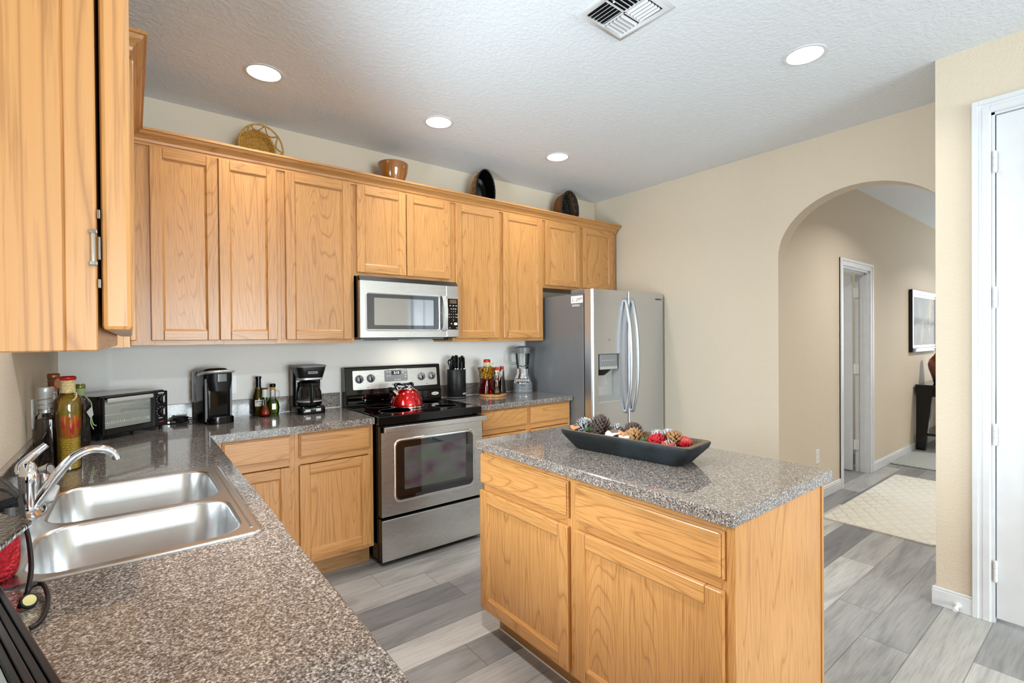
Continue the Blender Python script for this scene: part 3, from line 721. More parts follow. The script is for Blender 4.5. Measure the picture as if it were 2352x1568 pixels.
# ------------------------------------------------------------------ refrigerator
t = thing('refrigerator', 'stainless side-by-side refrigerator with a water dispenser', 'refrigerator', (3.66, -.4, 0))
fx0, fx1, fs, yd, yf = 3.193, 4.142, 3.636, -.778, -.862
m = MB(); m.box(fx0+.004, fx1-.006, -.762, -.065, .02, 1.752, 'grey', .006, 2); m.box(fx0+.02, fx1-.02, -.74, -.1, 0, .03, 'blackm'); m.box(fx0+.01, fx1-.01, -.778, -.76, .06, 1.745, 'blackm'); build('body', m, t)
def door_outline(a, b, rl, rr, n=6):
    """outline in (x,y): slightly crowned front, rounded outer edges"""
    pts = [(b, yd), (a, yd)]
    pts += [(a+rl-rl*math.cos(k*PI/2/n), yf+rl-rl*math.sin(k*PI/2/n)) for k in range(n+1)]
    for k in range(1, 12):
        u = k/12; pts.append((a+rl+(b-rr-a-rl)*u, yf-.008*math.sin(PI*u)))
    pts += [(b-rr+rr*math.sin(k*PI/2/n), yf+rr-rr*math.cos(k*PI/2/n)) for k in range(n+1)]
    return pts
def clipx(pts, lo, hi):
    out = []
    n = len(pts)
    def inter(p, q, x): s = (x-p[0])/(q[0]-p[0]); return (x, p[1]+s*(q[1]-p[1]))
    for lim, keep in ((lo, 1), (hi, -1)):
        if lim is None: continue
        out = []
        for i in range(len(pts)):
            p, q = pts[i], pts[(i+1) % len(pts)]; ip, iq = (p[0]-lim)*keep >= 0, (q[0]-lim)*keep >= 0
            if ip: out.append(p)
            if ip != iq: out.append(inter(p, q, lim))
        pts = out
    return pts
L = door_outline(fx0, fs-.005, .022, .010); R = door_outline(fs+.005, fx1, .010, .022)
da, db, dz0, dz1 = 3.256, 3.520, .868, 1.262
m = MB(); m.prism(L, .075, dz0, 2, 'steelz'); m.prism(L, dz1, 1.783, 2, 'steelz'); m.prism(clipx(L, None, da), dz0, dz1, 2, 'steelz'); m.prism(clipx(L, db, None), dz0, dz1, 2, 'steelz')
ld = build('freezer_door', m, t)
m = MB(); m.box(da, db, yd-.004, yd+.001, dz0, dz1, 'silverp'); m.box(da, da+.004, yf, yd, dz0, dz1, 'greyp'); m.box(db-.004, db, yf, yd, dz0, dz1, 'silverp'); m.box(da, db, yf, yd, dz1-.004, dz1, 'greyp')
m.loft([[(da, y, z) for y, z in ((yf-.005, dz0), (yd, dz0), (yd, dz0+.05), (yd-.025, dz0+.02), (yf-.005, dz0+.006))], [(db, y, z) for y, z in ((yf-.005, dz0), (yd, dz0), (yd, dz0+.05), (yd-.025, dz0+.02), (yf-.005, dz0+.006))]], 'silverp')
rc = build('dispenser', m, ld)
m = MB(); m.box(da+.022, db-.03, yf-.003, yd-.004, 1.135, dz1-.006, 'panelgrey', .004); m.box(da+.024, db-.032, yf-.0036, yf-.002, 1.135, 1.158, 'silverp', .001)
for k in range(6): m.box(da+.045+.028*k, da+.052+.028*k, yf-.0034, yf-.002, 1.205, 1.211, 'whitetext')
build('control_panel', m, rc)
m = MB(); m.loft([[(cx+rx*math.cos(2*PI*k/20), -.822+ry*math.sin(2*PI*k/20), z) for k in range(20)] for cx, rx, ry, z in ((3.365, .098, .034, 1.135), (3.35, .06, .028, 1.105), (3.34, .034, .018, 1.086))], 'blackm'); build('nozzle', m, rc)
m = MB(); m.tube(CR([(3.315, -.81, 1.09), (3.30, -.83, 1.05), (3.305, -.845, 1.005), (3.37, -.845, 1.005), (3.375, -.83, 1.05), (3.365, -.81, 1.09)], 5), .003, 'silverp', 8); build('paddle', m, rc)
m = MB(); m.prism(R, .075, 1.783, 2, 'steelz'); rd = build('refrigerator_door', m, t)
m = MB(); m.text('SAMSUNG', .021, 'darktext', FACE('-y', (4.055, yf-.0065, 1.732))); build('logo', m, rd)
for nm, xc, par in (('a', 3.592, ld), ('b', 3.680, rd)):
    m = MB(); pts = CR([(xc, yf+.002, 1.700), (xc, yf-.016, 1.692), (xc, yf-.052, 1.50), (xc, yf-.066, 1.25), (xc, yf-.056, .98), (xc, yf-.018, .785), (xc, yf+.002, .777)], 8)
    m.tube(pts, .0145, 'handle', 14); build('handle', m, par)
m = MB(); m.lathe([(0, 0), (.008, 0), (.008, .002), (0, .002)], 'greyp', (0, 0, 0)); m.T = Matrix.Identity(4)
for v in m.bm.verts: v.co = Vector((3.385+v.co.x, yf-.007-v.co.z, 1.375+v.co.y))
build('sensor_dot', m, ld)
for a in (fx0+.02, fx1-.11): m = MB(); m.box(a, a+.09, -.79, -.60, 1.752, 1.790, 'greyp', .006); build('hinge_cover', m, t)
m = MB(); m.box(fx0+.0032, fx0+.0042, -.757, -.622, 1.678, 1.738, 'white'); m.box(fx0+.0032, fx0+.0042, -.757, -.622, 1.640, 1.677, 'greyp')
mt = FACE('-x', (fx0+.0032, -.640, 1.708)); m.text('J\nG', .022, 'darktext', mt @ Matrix.Translation((.004, 0, 0)), depth=.0003)
m.tube([mt @ Vector(p) for p in CR([(.04, -.012, 0), (.06, .012, 0), (.075, -.004, 0), (.09, .006, 0), (.11, .0, 0)], 5)], .0014, 'darktext', 6); m.tube([mt @ Vector(p) for p in CR([(.05, -.016, 0), (.08, .004, 0), (.10, .012, 0), (.112, .010, 0)], 5)], .0012, 'darktext', 6)
for z in (1.664, 1.655): m.box(fx0+.003, fx0+.0036, -.72, -.635, z-.0025, z+.0025, 'whitetext')
build('energy_sticker', m, t)

# ------------------------------------------------------------------ worktop appliances
ZC = .9142
T4 = Matrix.Translation
# toaster oven, turned into the corner (local frame: front looks to -y)
t = thing('toaster_oven', 'black toaster oven with glass door angled into the counter corner', 'toaster oven', (.245, -.245, ZC), math.radians(38.7), local=True)
m = MB(); m.prism([(-.125, .018), (-.118, .20), (-.100, .213), (.12, .213), (.12, .018)], -.178, .178, 0, 'black', .006); build('body', m, t)
m = MB(); m.box(.095, .176, -.130, -.118, .022, .208, 'blackm', .004)
for z in (.165, .098): m.T = T4((.137, -.129, z)) @ Matrix.Rotation(PI/2, 4, 'X'); m.lathe([(0, 0), (.027, 0), (.027, .0006), (0, .0006)], 'blackm', seg=20); m.T = Matrix.Identity(4)
for z in (.165, .098):
    for k in range(10):
        a = PI*1.3-k*PI*1.6/9; m.box(.137+.026*math.cos(a)-.0015, .137+.026*math.cos(a)+.0015, -.1308, -.1298, z+.026*math.sin(a)-.0015, z+.026*math.sin(a)+.0015, 'whitetext')
m.box(.118, .152, -.1308, -.1298, .196, .201, 'whitetext'); m.box(.12, .142, -.1308, -.1298, .062, .066, 'whitetext')
cp = build('control_panel', m, t)
for z in (.165, .098):
    m = MB(); m.T = T4((.137, -.1305, z)) @ Matrix.Rotation(PI/2, 4, 'X'); m.lathe([(0, 0), (.0195, 0), (.0185, .014), (.016, .016), (0, .016)], 'blackm', seg=24); m.box(-.004, .004, -.016, .017, .014, .021, 'silverp', .002); m.T = Matrix.Identity(4); build('knob', m, cp)
m = MB(); m.box(.122, .150, -.1315, -.1298, .040, .047, flat('red_lens', (150, 22, 26), .2), .001); build('power_light', m, cp)
m = MB()
for b in ((-.176, -.160, .022, .21), (.078, .094, .022, .21), (-.160, .078, .022, .052), (-.160, .078, .196, .21)): m.box(b[0], b[1], -.136, -.118, b[2], b[3], 'black', .003)
dr = build('door', m, t)
m = MB(); m.box(-.160, .078, -.130, -.127, .052, .196, 'window'); build('glass_pane', m, dr)
m = MB(); m.box(-.158, .076, -.151, -.143, .182, .202, 'silverp', .003, 2); m.box(-.15, -.135, -.145, -.13, .186, .198, 'black'); m.box(.055, .07, -.145, -.13, .186, .198, 'black'); build('handle', m, dr)
m = MB(); m.box(-.160, .078, -.1265, -.1255, .053, .195, 'silverp'); 
for z in (.075, .12, .165): m.box(-.158, .076, -.1275, -.1262, z-.0015, z+.0015, 'chrome')
for k in range(22): m.box(-.155+.0105*k, -.1535+.0105*k, -.1275, -.1262, .078, .086, 'chrome')
build('oven_rack', m, t)
for x in (-.155, .155):
    for y in (-.1, .1):
        m = MB(); m.cyl((x, y, 0), (x, y, .02), .008, 'blackm', 12, .010); build('foot', m, t)
# single-serve brewer
t = thing('coffee_brewer', 'tall black single-serve coffee brewer with silver lid handle', 'coffee maker', (.688, -.158, ZC), math.radians(14), local=True)
m = MB(); o = rrect(-.072, .072, -.075, .115, .03, 5)
def sc(o, k, z, dy=0): return [(x*k, y*k+dy, z) for x, y in o]
m.loft([sc(o, .98, 0), sc(o, 1, .01), sc(o, 1.02, .2), sc(o, 1.0, .285), sc(o, .93, .305), sc(o, .75, .316), sc(o, .3, .32)], 'black'); build('body', m, t)
m = MB(); m.box(-.0725, -.060, -.081, -.066, .012, .262, 'greyp', .005, 2); m.box(.060, .0725, -.081, -.066, .012, .262, 'greyp', .005, 2); build('side_trim', m, t)
m = MB(); m.loft([[(x*k, y, z) for x, y in rrect(-.066, .066, -.128, -.05, .04, 6)] for k, z in ((.80, .190), (.93, .225), (1, .25), (1, .285), (.9, .297))], 'blackm'); m.loft([[(x, y, z) for x, y in rrect(-.03, .03, -.13, -.09, .012, 4)] for z in (.244, .288)], 'grey'); build('brew_head', m, t)
m = MB(); m.tube(CR([(-.071, .01, .280), (-.073, -.05, .291), (-.06, -.118, .300), (0, -.138, .303), (.06, -.118, .300), (.073, -.05, .291), (.071, .01, .280)], 6), .0115, 'silverp', 12, flat=.75); build('lid_handle', m, t)
m = MB(); m.loft([[(x*k, y, z) for x, y in rrect(-.066, .066, -.135, -.06, .05, 6)] for k, z in ((1.0, .0), (1.02, .006), (1.02, .032), (.96, .038))], 'black'); build('drip_tray', m, t)
m = MB(); m.prism(rrect(-.055, .055, -.122, -.065, .04, 5), .0378, .0386, 2, 'pewter'); build('tray_grate', m, t)
m = MB(); m.loft([[(x, y, z) for x, y in rrect(-.0765, -.070, .062, .112, .003, 3)] for z in (.12, .30)], thin_glass('tank_plastic', (.8, .82, .82), .35, (150, 152, 150))); build('water_tank', m, t)
# drip coffee maker
t = thing('coffee_maker', 'black drip coffee maker with a glass carafe, left of the stove', 'coffee maker', (1.228, -.140, ZC), math.radians(2), local=True)
m = MB(); o = rrect(-.085, .085, -.105, .095, .035, 6)
m.loft([sc(o, 1.0, 0), sc(o, 1.02, .008), sc(o, 1.0, .035), sc(o, .93, .048), sc(o, .9, .05)], 'black'); m.loft([[(x, y, z) for x, y in rrect(-.088, .088, .005, .095, .02, 5)] for z in (.04, .30)], 'black'); b = build('body', m, t)
m = MB(); m.box(-.05, .05, -.1075, -.1, .014, .034, 'silverp', .003); m.box(-.018, .018, -.1085, -.106, .016, .032, 'blackm', .002); build('control_strip', m, b)
m = MB(); m.loft([[(x*k, y*k2, z) for x, y in rrect(-.094, .094, -.110, .098, .045, 6)] for k, k2, z in ((.76, .80, .218), (.82, .86, .236), (.93, .95, .275), (1.0, 1.0, .305), (.98, .98, .311))], 'blackm'); h = build('brew_basket', m, t)
m = MB(); m.loft([[(x*k, y*k, z) for x, y in rrect(-.097, .097, -.112, .10, .046, 6)] for k, z in ((1, .303), (1.0, .309), (.97, .314))], 'greyp'); build('lid', m, t)
m = MB(); m.loft([[(x*k, y*.87, z) for x, y in rrect(-.082, .082, -.112, .09, .042, 6)] for k, z in ((.89, .222), (.93, .233))], 'silverp'); build('trim_band', m, h)
m = MB(); mt = FACE('-y', (.0, -.1075, .268)) @ Matrix.Rotation(math.radians(-14), 4, 'X'); m.T = mt; m.prism(rrect(-.03, .03, -.0075, .0075, .003, 3), 0, .0012, 2, 'silverp'); m.prism(rrect(-.028, .028, -.0055, .0055, .002, 3), .0011, .0014, 2, 'blackm'); m.text('BLACK+DECKER', .0072, 'whitetext', mt @ T4((0, 0, .0015)), depth=.0002); m.T = Matrix.Identity(4); build('nameplate', m, h)
m = MB(); pr = [(.066, .052), (.074, .058), (.078, .08), (.073, .135), (.057, .184), (.054, .192)]
m.lathe(pr, 'clear', (0, -.035, 0), 30); car = build('carafe', m, t)
m = MB(); m.lathe([(.0792, .078), (.0792, .086), (.078, .086)], 'silverp', (0, -.035, 0), 30); m.lathe([(.057, .178), (.061, .182), (.060, .198), (.03, .208), (0, .21)], 'blackm', (0, -.035, 0), 28); build('carafe_lid', m, car)
m = MB(); m.tube(CR([(-.012, -.088, .194), (-.014, -.122, .186), (-.015, -.130, .13), (-.014, -.122, .078), (-.012, -.112, .068)], 7), .010, 'blackm', 10, flat=1.3); build('carafe_handle', m, car)
m = MB(); m.tube(CR([(.088, .06, .16), (.103, .065, .13), (.108, .07, .09), (.098, .075, .06), (.09, .08, .045)], 6), .003, 'blackm', 8); build('power_cord', m, t)
# blender
t = thing('blender', 'brushed metal blender with a clear glass jar beside the refrigerator', 'blender', (3.052, -.155, ZC), math.radians(-36), local=True)
c = (0, 0, 0)
m = MB(); m.lathe([(0, .0), (.098, .0), (.102, .012), (.095, .03), (.09, .033)], 'greyp', c, 32, .88, .88, pw=.8); build('foot_ring', m, t)
m = MB(); m.lathe([(.094, .03), (.096, .045), (.094, .085), (.084, .12), (.066, .155), (.06, .165), (.06, .205), (.057, .21), (0, .211)], 'chrome', c, 32, .88, .88, pw=.85); bb = build('base', m, t)
m = MB(); m.lathe([(.0965, .032), (.0985, .05), (.096, .085), (.0935, .085), (.094, .045)], 'greyp', c, 32, .88, .88, pw=.85); build('base_band', m, bb)
m = MB(); m.T = FACE('-y', (c[0]-.004, c[1]-.0845, c[2]+.110)) @ Matrix.Rotation(math.radians(-16), 4, 'X'); m.prism(rrect(-.064, .064, -.018, .018, .006, 4), 0, .004, 2, 'blackm')
for k in range(6): m.prism(rrect(-.061+.0205*k, -.0445+.0205*k, -.012, .012, .007, 4), .0038, .0065, 2, 'silverp'); m.prism(rrect(-.058+.0205*k, -.0475+.0205*k, -.009, .009, .005, 4), .0064, .0068, 2, 'greyp')
m.T = Matrix.Identity(4); build('button_panel', m, bb)
m = MB(); m.text('Oster', .02, 'darktext', FACE('-y', (c[0]-.002, c[1]-.0885, c[2]+.068)), shear=.3); build('logo', m, bb)
m = MB(); m.lathe([(.054, .211), (.058, .22), (.064, .25), (.075, .36), (.079, .385), (.0765, .385), (.072, .36), (.061, .25), (.05, .222)], 'clear', c, 32, .88, .88, pw=.9)
for k in range(4):
    a = PI/4+k*PI/2; m.tube([(c[0]+.054*math.cos(a), c[1]+.054*math.sin(a), c[2]+.23), (c[0]+.067*math.cos(a), c[1]+.067*math.sin(a), c[2]+.375)], .004, 'clear', 8)
j = build('jar', m, t)
m = MB(); m.tube(CR([(c[0]-.064, c[1], c[2]+.35), (c[0]-.098, c[1]-.004, c[2]+.352), (c[0]-.113, c[1]-.006, c[2]+.33), (c[0]-.110, c[1]-.006, c[2]+.28), (c[0]-.094, c[1]-.004, c[2]+.255), (c[0]-.056, c[1], c[2]+.258)], 6), .009, 'clear', 10); build('handle', m, j)
m = MB(); m.lathe([(.074, .345), (.081, .386), (.082, .395), (.072, .402), (.04, .404), (.036, .41), (0, .411)], 'grey', c, 30, .88, .88, pw=.9); build('lid', m, t)
m = MB(); 
for k in range(4):
    a = k*PI/2+.4; m.tube([(c[0], c[1], c[2]+.225), (c[0]+.03*math.cos(a), c[1]+.03*math.sin(a), c[2]+.235)], .003, 'chrome', 6)
build('blade', m, j)
# kettle
t = thing('kettle', 'shiny red whistling kettle standing on the glass cooktop', 'kettle', (1.822, -.385, .9212))
c = (1.822, -.385, .9212)
m = MB(); m.lathe([(0, .004), (.106, .004), (.111, .008), (.112, .016), (.108, .042), (.098, .075), (.082, .102), (.066, .119), (.05, .128)], 'red', c, 48); bd = build('body', m, t)
m = MB(); m.lathe([(0, 0), (.108, 0), (.1145, .003), (.1145, .009), (.111, .012), (.108, .010)], 'chrome', c, 48); build('base_ring', m, bd)
m = MB(); m.lathe([(.052, .1265), (.05, .131), (.036, .140), (.018, .146), (0, .147)], 'chrome', c, 32); m.cyl((c[0], c[1], c[2]+.146), (c[0], c[1], c[2]+.153), .006, 'chrome'); l = build('lid', m, t)
m = MB(); m.lathe([(0, .151), (.010, .152), (.018, .157), (.017, .163), (.008, .167), (0, .167)], 'black', c, 22); build('lid_knob', m, l)
m = MB(); m.tube([(c[0]-.075, c[1]-.005, c[2]+.086), (c[0]-.098, c[1]-.006, c[2]+.108), (c[0]-.117, c[1]-.008, c[2]+.125)], .02, 'chrome', 18, radii=[.024, .0185, .017]); m.tube([(c[0]-.113, c[1]-.008, c[2]+.121), (c[0]-.126, c[1]-.008, c[2]+.134)], .018, 'black', 16, radii=[.019, .017]); m.box(c[0]-.138, c[0]-.118, c[1]-.016, c[1]+.002, c[2]+.134, c[2]+.146, 'black', .003); build('spout', m, t)
m = MB(); m.tube(CR([(c[0]-.045, c[1]+.05, c[2]+.128), (c[0]-.055, c[1]+.07, c[2]+.15), (c[0]-.02, c[1]+.115, c[2]+.152), (c[0]+.045, c[1]+.11, c[2]+.146), (c[0]+.068, c[1]+.06, c[2]+.155), (c[0]+.058, c[1]+.04, c[2]+.125)], 6), .0115, 'black', 12, flat=.8)
for s in (-1, 1): m.cyl((c[0]+s*.05, c[1]+.035, c[2]+.112), (c[0]+s*.054, c[1]+.042, c[2]+.138), .0065, 'chrome', 12)
build('handle', m, t)
# knife block and its knives
kx, ky = 2.384, -.125
t = thing('knife_block', 'black cylindrical knife block right of the stove', 'knife block', (kx, ky, ZC))
m = MB(); m.lathe([(0, 0), (.074, 0), (.0765, .003), (.0765, .228), (.075, .231), (.071, .231), (.070, .226), (0, .226)], 'blackm', (kx, ky, ZC), 40); b = build('body', m, t)
m = MB(); m.lathe([(.0768, .008), (.0772, .010), (.0768, .012)], 'greyp', (kx, ky, ZC), 40); build('base_line', m, b)
m = MB(); m.text('OXO', .02, 'whitetext', T4((kx+.031, ky-.0712, ZC+.038)) @ Matrix.Rotation(math.radians(22), 4, 'Z') @ Matrix.Rotation(PI/2, 4, 'X')); build('logo', m, b)
def knife(x, y, h, w, label, tilt=(0, 0), rot=0):
    z = ZC+.226
    t = thing('knife', label, 'knife', (kx+x, ky+y, z), rot, 'knives in the black block', local=True)
    m = MB(); m.box(-.001, .001, -w*.5, w*.5, -.10, .003, 'pewter'); build('blade', m, t)
    m = MB(); hp = [(-w*.5, .012), (w*.5, .012), (w*.56, h*.35), (w*.48, h*.7), (w*.66, h*.93), (w*.5, h), (-w*.35, h-.004), (-w*.5, h*.6)]
    m.prism(hp, -.0085, .0085, 0, 'black', .004); hd = build('handle', m, t)
    m = MB(); m.box(-.0092, .0092, -w*.52, w*.52, 0, .014, 'chrome', .002); m.box(-.0093, .0093, w*.5, w*.5+.0015, .015, h*.6, 'silverp'); build('bolster', m, hd)
knife(-.028, -.005, .118, .024, 'black-handled knife standing tallest at the left of the knife cluster', rot=.7)
knife(-.004, -.015, .122, .026, 'wide black-handled knife second in the block, just right of the tallest', rot=.5)
knife(.018, -.032, .104, .022, 'black-handled knife at the front centre of the block, in front of two others', rot=.6)
knife(.036, -.012, .108, .022, 'black-handled knife right of the front centre one in the block', rot=.4)
knife(.052, -.028, .106, .02, 'short black-handled knife near the right side of the block', rot=.5)
knife(.062, .006, .116, .022, 'black-handled knife at the far right edge of the block', rot=.3)
t = thing('kitchen_shears', 'black-handled kitchen shears with loop grips at the left of the knife block', 'scissors', (kx-.056, ky-.012, ZC+.226), .5, local=True)
m = MB(); m.box(-.002, .002, -.012, .012, -.10, .012, 'pewter'); build('blade', m, t)
for s, h in ((-1, .105), (1, .085)):
    m = MB(); m.tube(CR([(0, s*.004, .0), (0, s*.016, .04), (0, s*.026, h*.8), (0, s*.012, h), (0, s*.001, h*.8), (0, s*.004, .045)], 6, True), .0052, 'black', 8, True, flat=1.2); build('grip', m, t)
# red-lidded oil bottles on a round board
bx, by = 2.690, -.205
m = MB(); m.lathe([(0, 0), (.108, 0), (.112, .003), (.112, .006), (.108, .008), (.108, .010), (.112, .012), (.112, .015), (.108, .018), (0, .018)], 'oakboard' if 'oakboard' in M else 'ox', (bx, by, ZC), 44)
tag(build('round_board', m, loc=(bx, by, ZC)), 'round pale wooden board under the three red-topped oil bottles', 'board')
zb = ZC+.018
M['redliquid'] = thin_glass('red_vinegar', (.5, .03, .02), .22, (120, 8, 6)); M['brownliquid'] = thin_glass('dark_vinegar', (.16, .06, .03), .35, (38, 16, 10)); M['amber'] = thin_glass('amber_oil', (1.0, .84, .38), .20, (250, 196, 60))
M['yellowberry'] = flat('yellow_berry', (214, 150, 24), .35); M['orange'] = flat('orange_pepper', (214, 92, 30), .4); M['greenherb'] = flat('green_herb', (84, 96, 40), .5); M['chili'] = flat('red_chili', (205, 24, 14), .28); M['bean'] = flat('pale_bean', (236, 224, 168), .45); M['darkberry'] = flat('dark_berry', (58, 16, 20), .35)
c = (bx-.035, by+.035, zb)
t = thing('oil_bottle', 'largest square oil bottle of red vinegar and yellow berries with a red cap', 'bottle', c)
sq = .45
m = MB(); m.lathe([(.0, .0), (.062, .0), (.064, .004), (.053, .06), (.050, .12), (.056, .18), (.066, .213), (.064, .219), (.03, .224), (.024, .232), (.024, .262)], 'clear', c, 28, pw=sq); b = build('glass', m, t)
m = MB(); m.lathe([(0, .006), (.056, .006), (.047, .06), (.044, .10), (.045, .125), (0, .126)], 'redliquid', c, 24, pw=sq); build('vinegar', m, b)
m = MB(); random.seed(3)
for lv in range(6):
    z = .134+lv*.0155; R = .040+.0025*lv
    for k in range(5):
        a = 2*PI*k/5+lv; m.ball((c[0]+.022*math.cos(a), c[1]+.022*math.sin(a), c[2]+z), .010, 'yellowberry', 8, 6)
    for k in range(15):
        a = 2*PI*k/15+lv*.5; q = max(abs(math.cos(a)), abs(math.sin(a)))**.55; m.ball((c[0]+R/q*.98*math.cos(a), c[1]+R/q*.98*math.sin(a), c[2]+z+random.uniform(-.003, .003)), .0095, 'yellowberry' if random.random() < .72 else random.choice(['darkberry', 'greenherb']), 9, 6)
build('berries', m, b)['kind'] = 'stuff'
m = MB(); m.lathe([(.025, .226), (.028, .232), (.0285, .262), (.026, .266)], 'raffia', c, 20); m.tube(CR([(c[0], c[1]-.029, c[2]+.235), (c[0]+.03, c[1]-.035, c[2]+.248), (c[0]+.045, c[1]-.03, c[2]+.255), (c[0]+.02, c[1]-.036, c[2]+.23), (c[0]+.045, c[1]-.036, c[2]+.218), (c[0]+.012, c[1]-.035, c[2]+.212)], 5), .0045, 'raffia', 7); build('raffia_tie', m, t)
m = MB(); m.lathe([(0, .262), (.028, .262), (.030, .268), (.029, .280), (.024, .287), (0, .288)], 'waxred', c, 24); build('cap', m, t)
for nm, dx, dy, pw, fill, lab in (('a', -.012, -.070, 1, 'brownliquid', 'small round-bottomed oil bottle with red cap and orange vegetables, front of the board'), ('b', .077, -.020, .4, 'brownliquid', 'slim tapered oil bottle of dark vinegar with a red cap, right of the big bottle')):
    c = (bx+dx, by+dy, zb)
    t = thing('oil_bottle', lab, 'bottle', c)
    if nm == 'a': pf = [(0, 0), (.025, 0), (.031, .008), (.033, .022), (.029, .036), (.021, .048), (.023, .09), (.018, .13), (.0145, .17), (.0145, .2)]
    else: pf = [(0, 0), (.030, 0), (.030, .004), (.026, .08), (.019, .17), (.0165, .2)]
    m = MB(); m.lathe(pf, 'clear', c, 24, pw=pw); b = build('glass', m, t)
    m = MB(); m.lathe([(max(r-.0035, 0), z+.003) for r, z in pf if z < .165]+[(0, .16)], thin_glass('pickle_oil', (.7, .5, .25), .12, (150, 90, 30)) if nm == 'a' else 'brownliquid', c, 22, pw=pw); build('vinegar', m, b)
    m = MB()
    for k in range(34):
        z = random.uniform(.012, .15); a = random.uniform(0, 2*PI); r = (.019 if z < .04 else .013) if nm == 'a' else .017-.06*z
        m.ball((c[0]+r*math.cos(a)*.8, c[1]+r*math.sin(a)*.8, c[2]+z), (.006, .005, .009), 'greenherb' if z < .045 else random.choice(['orange', 'orange', 'chili', 'greenherb']) if nm == 'a' else random.choice(['darkberry', 'chili', 'darkberry']), 7, 5)
    build('vegetables', m, b)['kind'] = 'stuff'
    m = MB(); m.lathe([(.0155, .185), (.0165, .19), (.0165, .204)], 'raffia', c, 18); build('raffia_tie', m, t)
    m = MB(); m.lathe([(0, .2), (.0165, .2), (.0185, .206), (.018, .222), (.014, .226), (0, .227)], 'waxred', c, 20); build('cap', m, t)
# three dressing bottles between the coffee machines
c = (.945, -.068, ZC)
M['oil'] = thin_glass('yellow_oil', (.80, .72, .22), .10, (150, 130, 20)); M['greenoil'] = thin_glass('green_oil', (.52, .68, .16), .12, (96, 120, 20)); M['orangeoil'] = thin_glass('orange_oil', (.9, .45, .15), .2, (200, 80, 20))
M['paper'] = flat('paper_label', (205, 203, 198), .7); M['cork'] = flat('cork', (196, 136, 66), .8)
t = thing('dressing_bottle', 'tallest of three oil bottles by the backsplash, black neck foil and white paper label', 'bottle', c)
pf = [(0, 0), (.036, 0), (.0375, .005), (.0375, .105), (.034, .125), (.024, .155), (.0155, .185), (.0145, .24)]
m = MB(); m.lathe(pf, 'clear', c, 26); b = build('glass', m, t)
m = MB(); m.lathe([(max(r-.003, 0), z+.003) for r, z in pf[:-1]]+[(0, .19)], 'oil', c, 24); build('oil', m, b)
m = MB()
for k in range(9):
    a = k*.75; m.tube(CR([(c[0]+.02*math.cos(a), c[1]+.02*math.sin(a), c[2]+.02), (c[0]+.024*math.cos(a+.4), c[1]+.024*math.sin(a+.4), c[2]+.08), (c[0]+.010*math.cos(a+.8), c[1]+.010*math.sin(a+.8), c[2]+.165)], 4), .0035, 'greenherb' if k % 2 else 'darkberry', 6)
build('herbs', m, b)
m = MB(); m.lathe([(.0158, .182), (.0155, .232), (.0185, .234), (.0185, .248), (.015, .25), (0, .25)], 'black', c, 20); build('neck_foil', m, t)
m = MB(); n = 12; m.loft([[(c[0]+.0382*math.cos(a), c[1]+.0382*math.sin(a), c[2]+z) for a in [-PI/2-.75+1.5*k/n for k in range(n+1)]] for z in (.062, .102)], 'paper', cap=False, closed=False); m.box(c[0]-.022, c[0]+.022, c[1]-.0392, c[1]-.0378, c[2]+.089, c[2]+.093, 'darktext'); m.box(c[0]-.007, c[0]+.007, c[1]-.0392, c[1]-.0378, c[2]+.073, c[2]+.076, 'darktext'); build('paper_label', m, t)
c = (.968, -.136, ZC)
t = thing('dressing_bottle', 'smallest oil bottle with orange contents and dark red stopper, in front of the other two', 'bottle', c)
pf = [(0, 0), (.026, 0), (.034, .008), (.036, .02), (.030, .038), (.020, .065), (.0135, .11), (.0125, .135)]
m = MB(); m.lathe(pf, 'clear', c, 24); b = build('glass', m, t)
m = MB(); m.lathe([(max(r-.003, 0), z+.003) for r, z in pf[:-2]]+[(0, .07)], 'orangeoil', c, 22); build('oil', m, b)
m = MB()
for k in range(26): a = k*2.4; m.ball((c[0]+.024*math.cos(a), c[1]+.024*math.sin(a), c[2]+.010+.0009*k), (.006, .006, .005), 'orange' if k % 3 else 'chili', 7, 5)
build('peppers', m, b)['kind'] = 'stuff'
m = MB(); m.lathe([(.0125, .12), (.016, .125), (.0145, .165), (.0155, .172)], flat('pale_wax', (214, 222, 206), .5), c, 18); m.lathe([(0, .17), (.0155, .17), (.0185, .174), (.017, .179), (0, .181)], flat('maroon_wax', (92, 22, 24), .4), c, 18); build('stopper', m, t)
c = (1.026, -.080, ZC)
t = thing('dressing_bottle', 'squat green oil bottle with side handle and corked black cap, right of the tall one', 'bottle', c)
pf = [(0, 0), (.032, 0), (.038, .012), (.040, .045), (.036, .075), (.022, .097), (.0165, .11), (.0165, .165)]
m = MB(); m.lathe(pf, 'clear', c, 26, 1, .8); b = build('glass', m, t)
m = MB(); m.lathe([(max(r-.003, 0), z+.003) for r, z in pf[:-2]]+[(0, .10)], 'greenoil', c, 24, 1, .8); build('oil', m, b)
m = MB(); m.tube(CR([(c[0]+.016, c[1], c[2]+.152), (c[0]+.034, c[1], c[2]+.150), (c[0]+.038, c[1], c[2]+.135), (c[0]+.034, c[1], c[2]+.10), (c[0]+.03, c[1], c[2]+.085)], 6), .0035, 'clear', 8); build('handle', m, b)
m = MB(); m.box(c[0]-.011, c[0]+.011, c[1]-.0335, c[1]-.032, c[2]+.035, c[2]+.072, 'pewter', .0005); build('emblem', m, b)
m = MB(); m.cyl((c[0], c[1], c[2]+.158), (c[0], c[1], c[2]+.178), .0155, 'cork', 18); m.lathe([(0, .177), (.016, .177), (.0185, .181), (.0185, .193), (.014, .199), (0, .2)], 'black', c, 20); build('stopper', m, t)
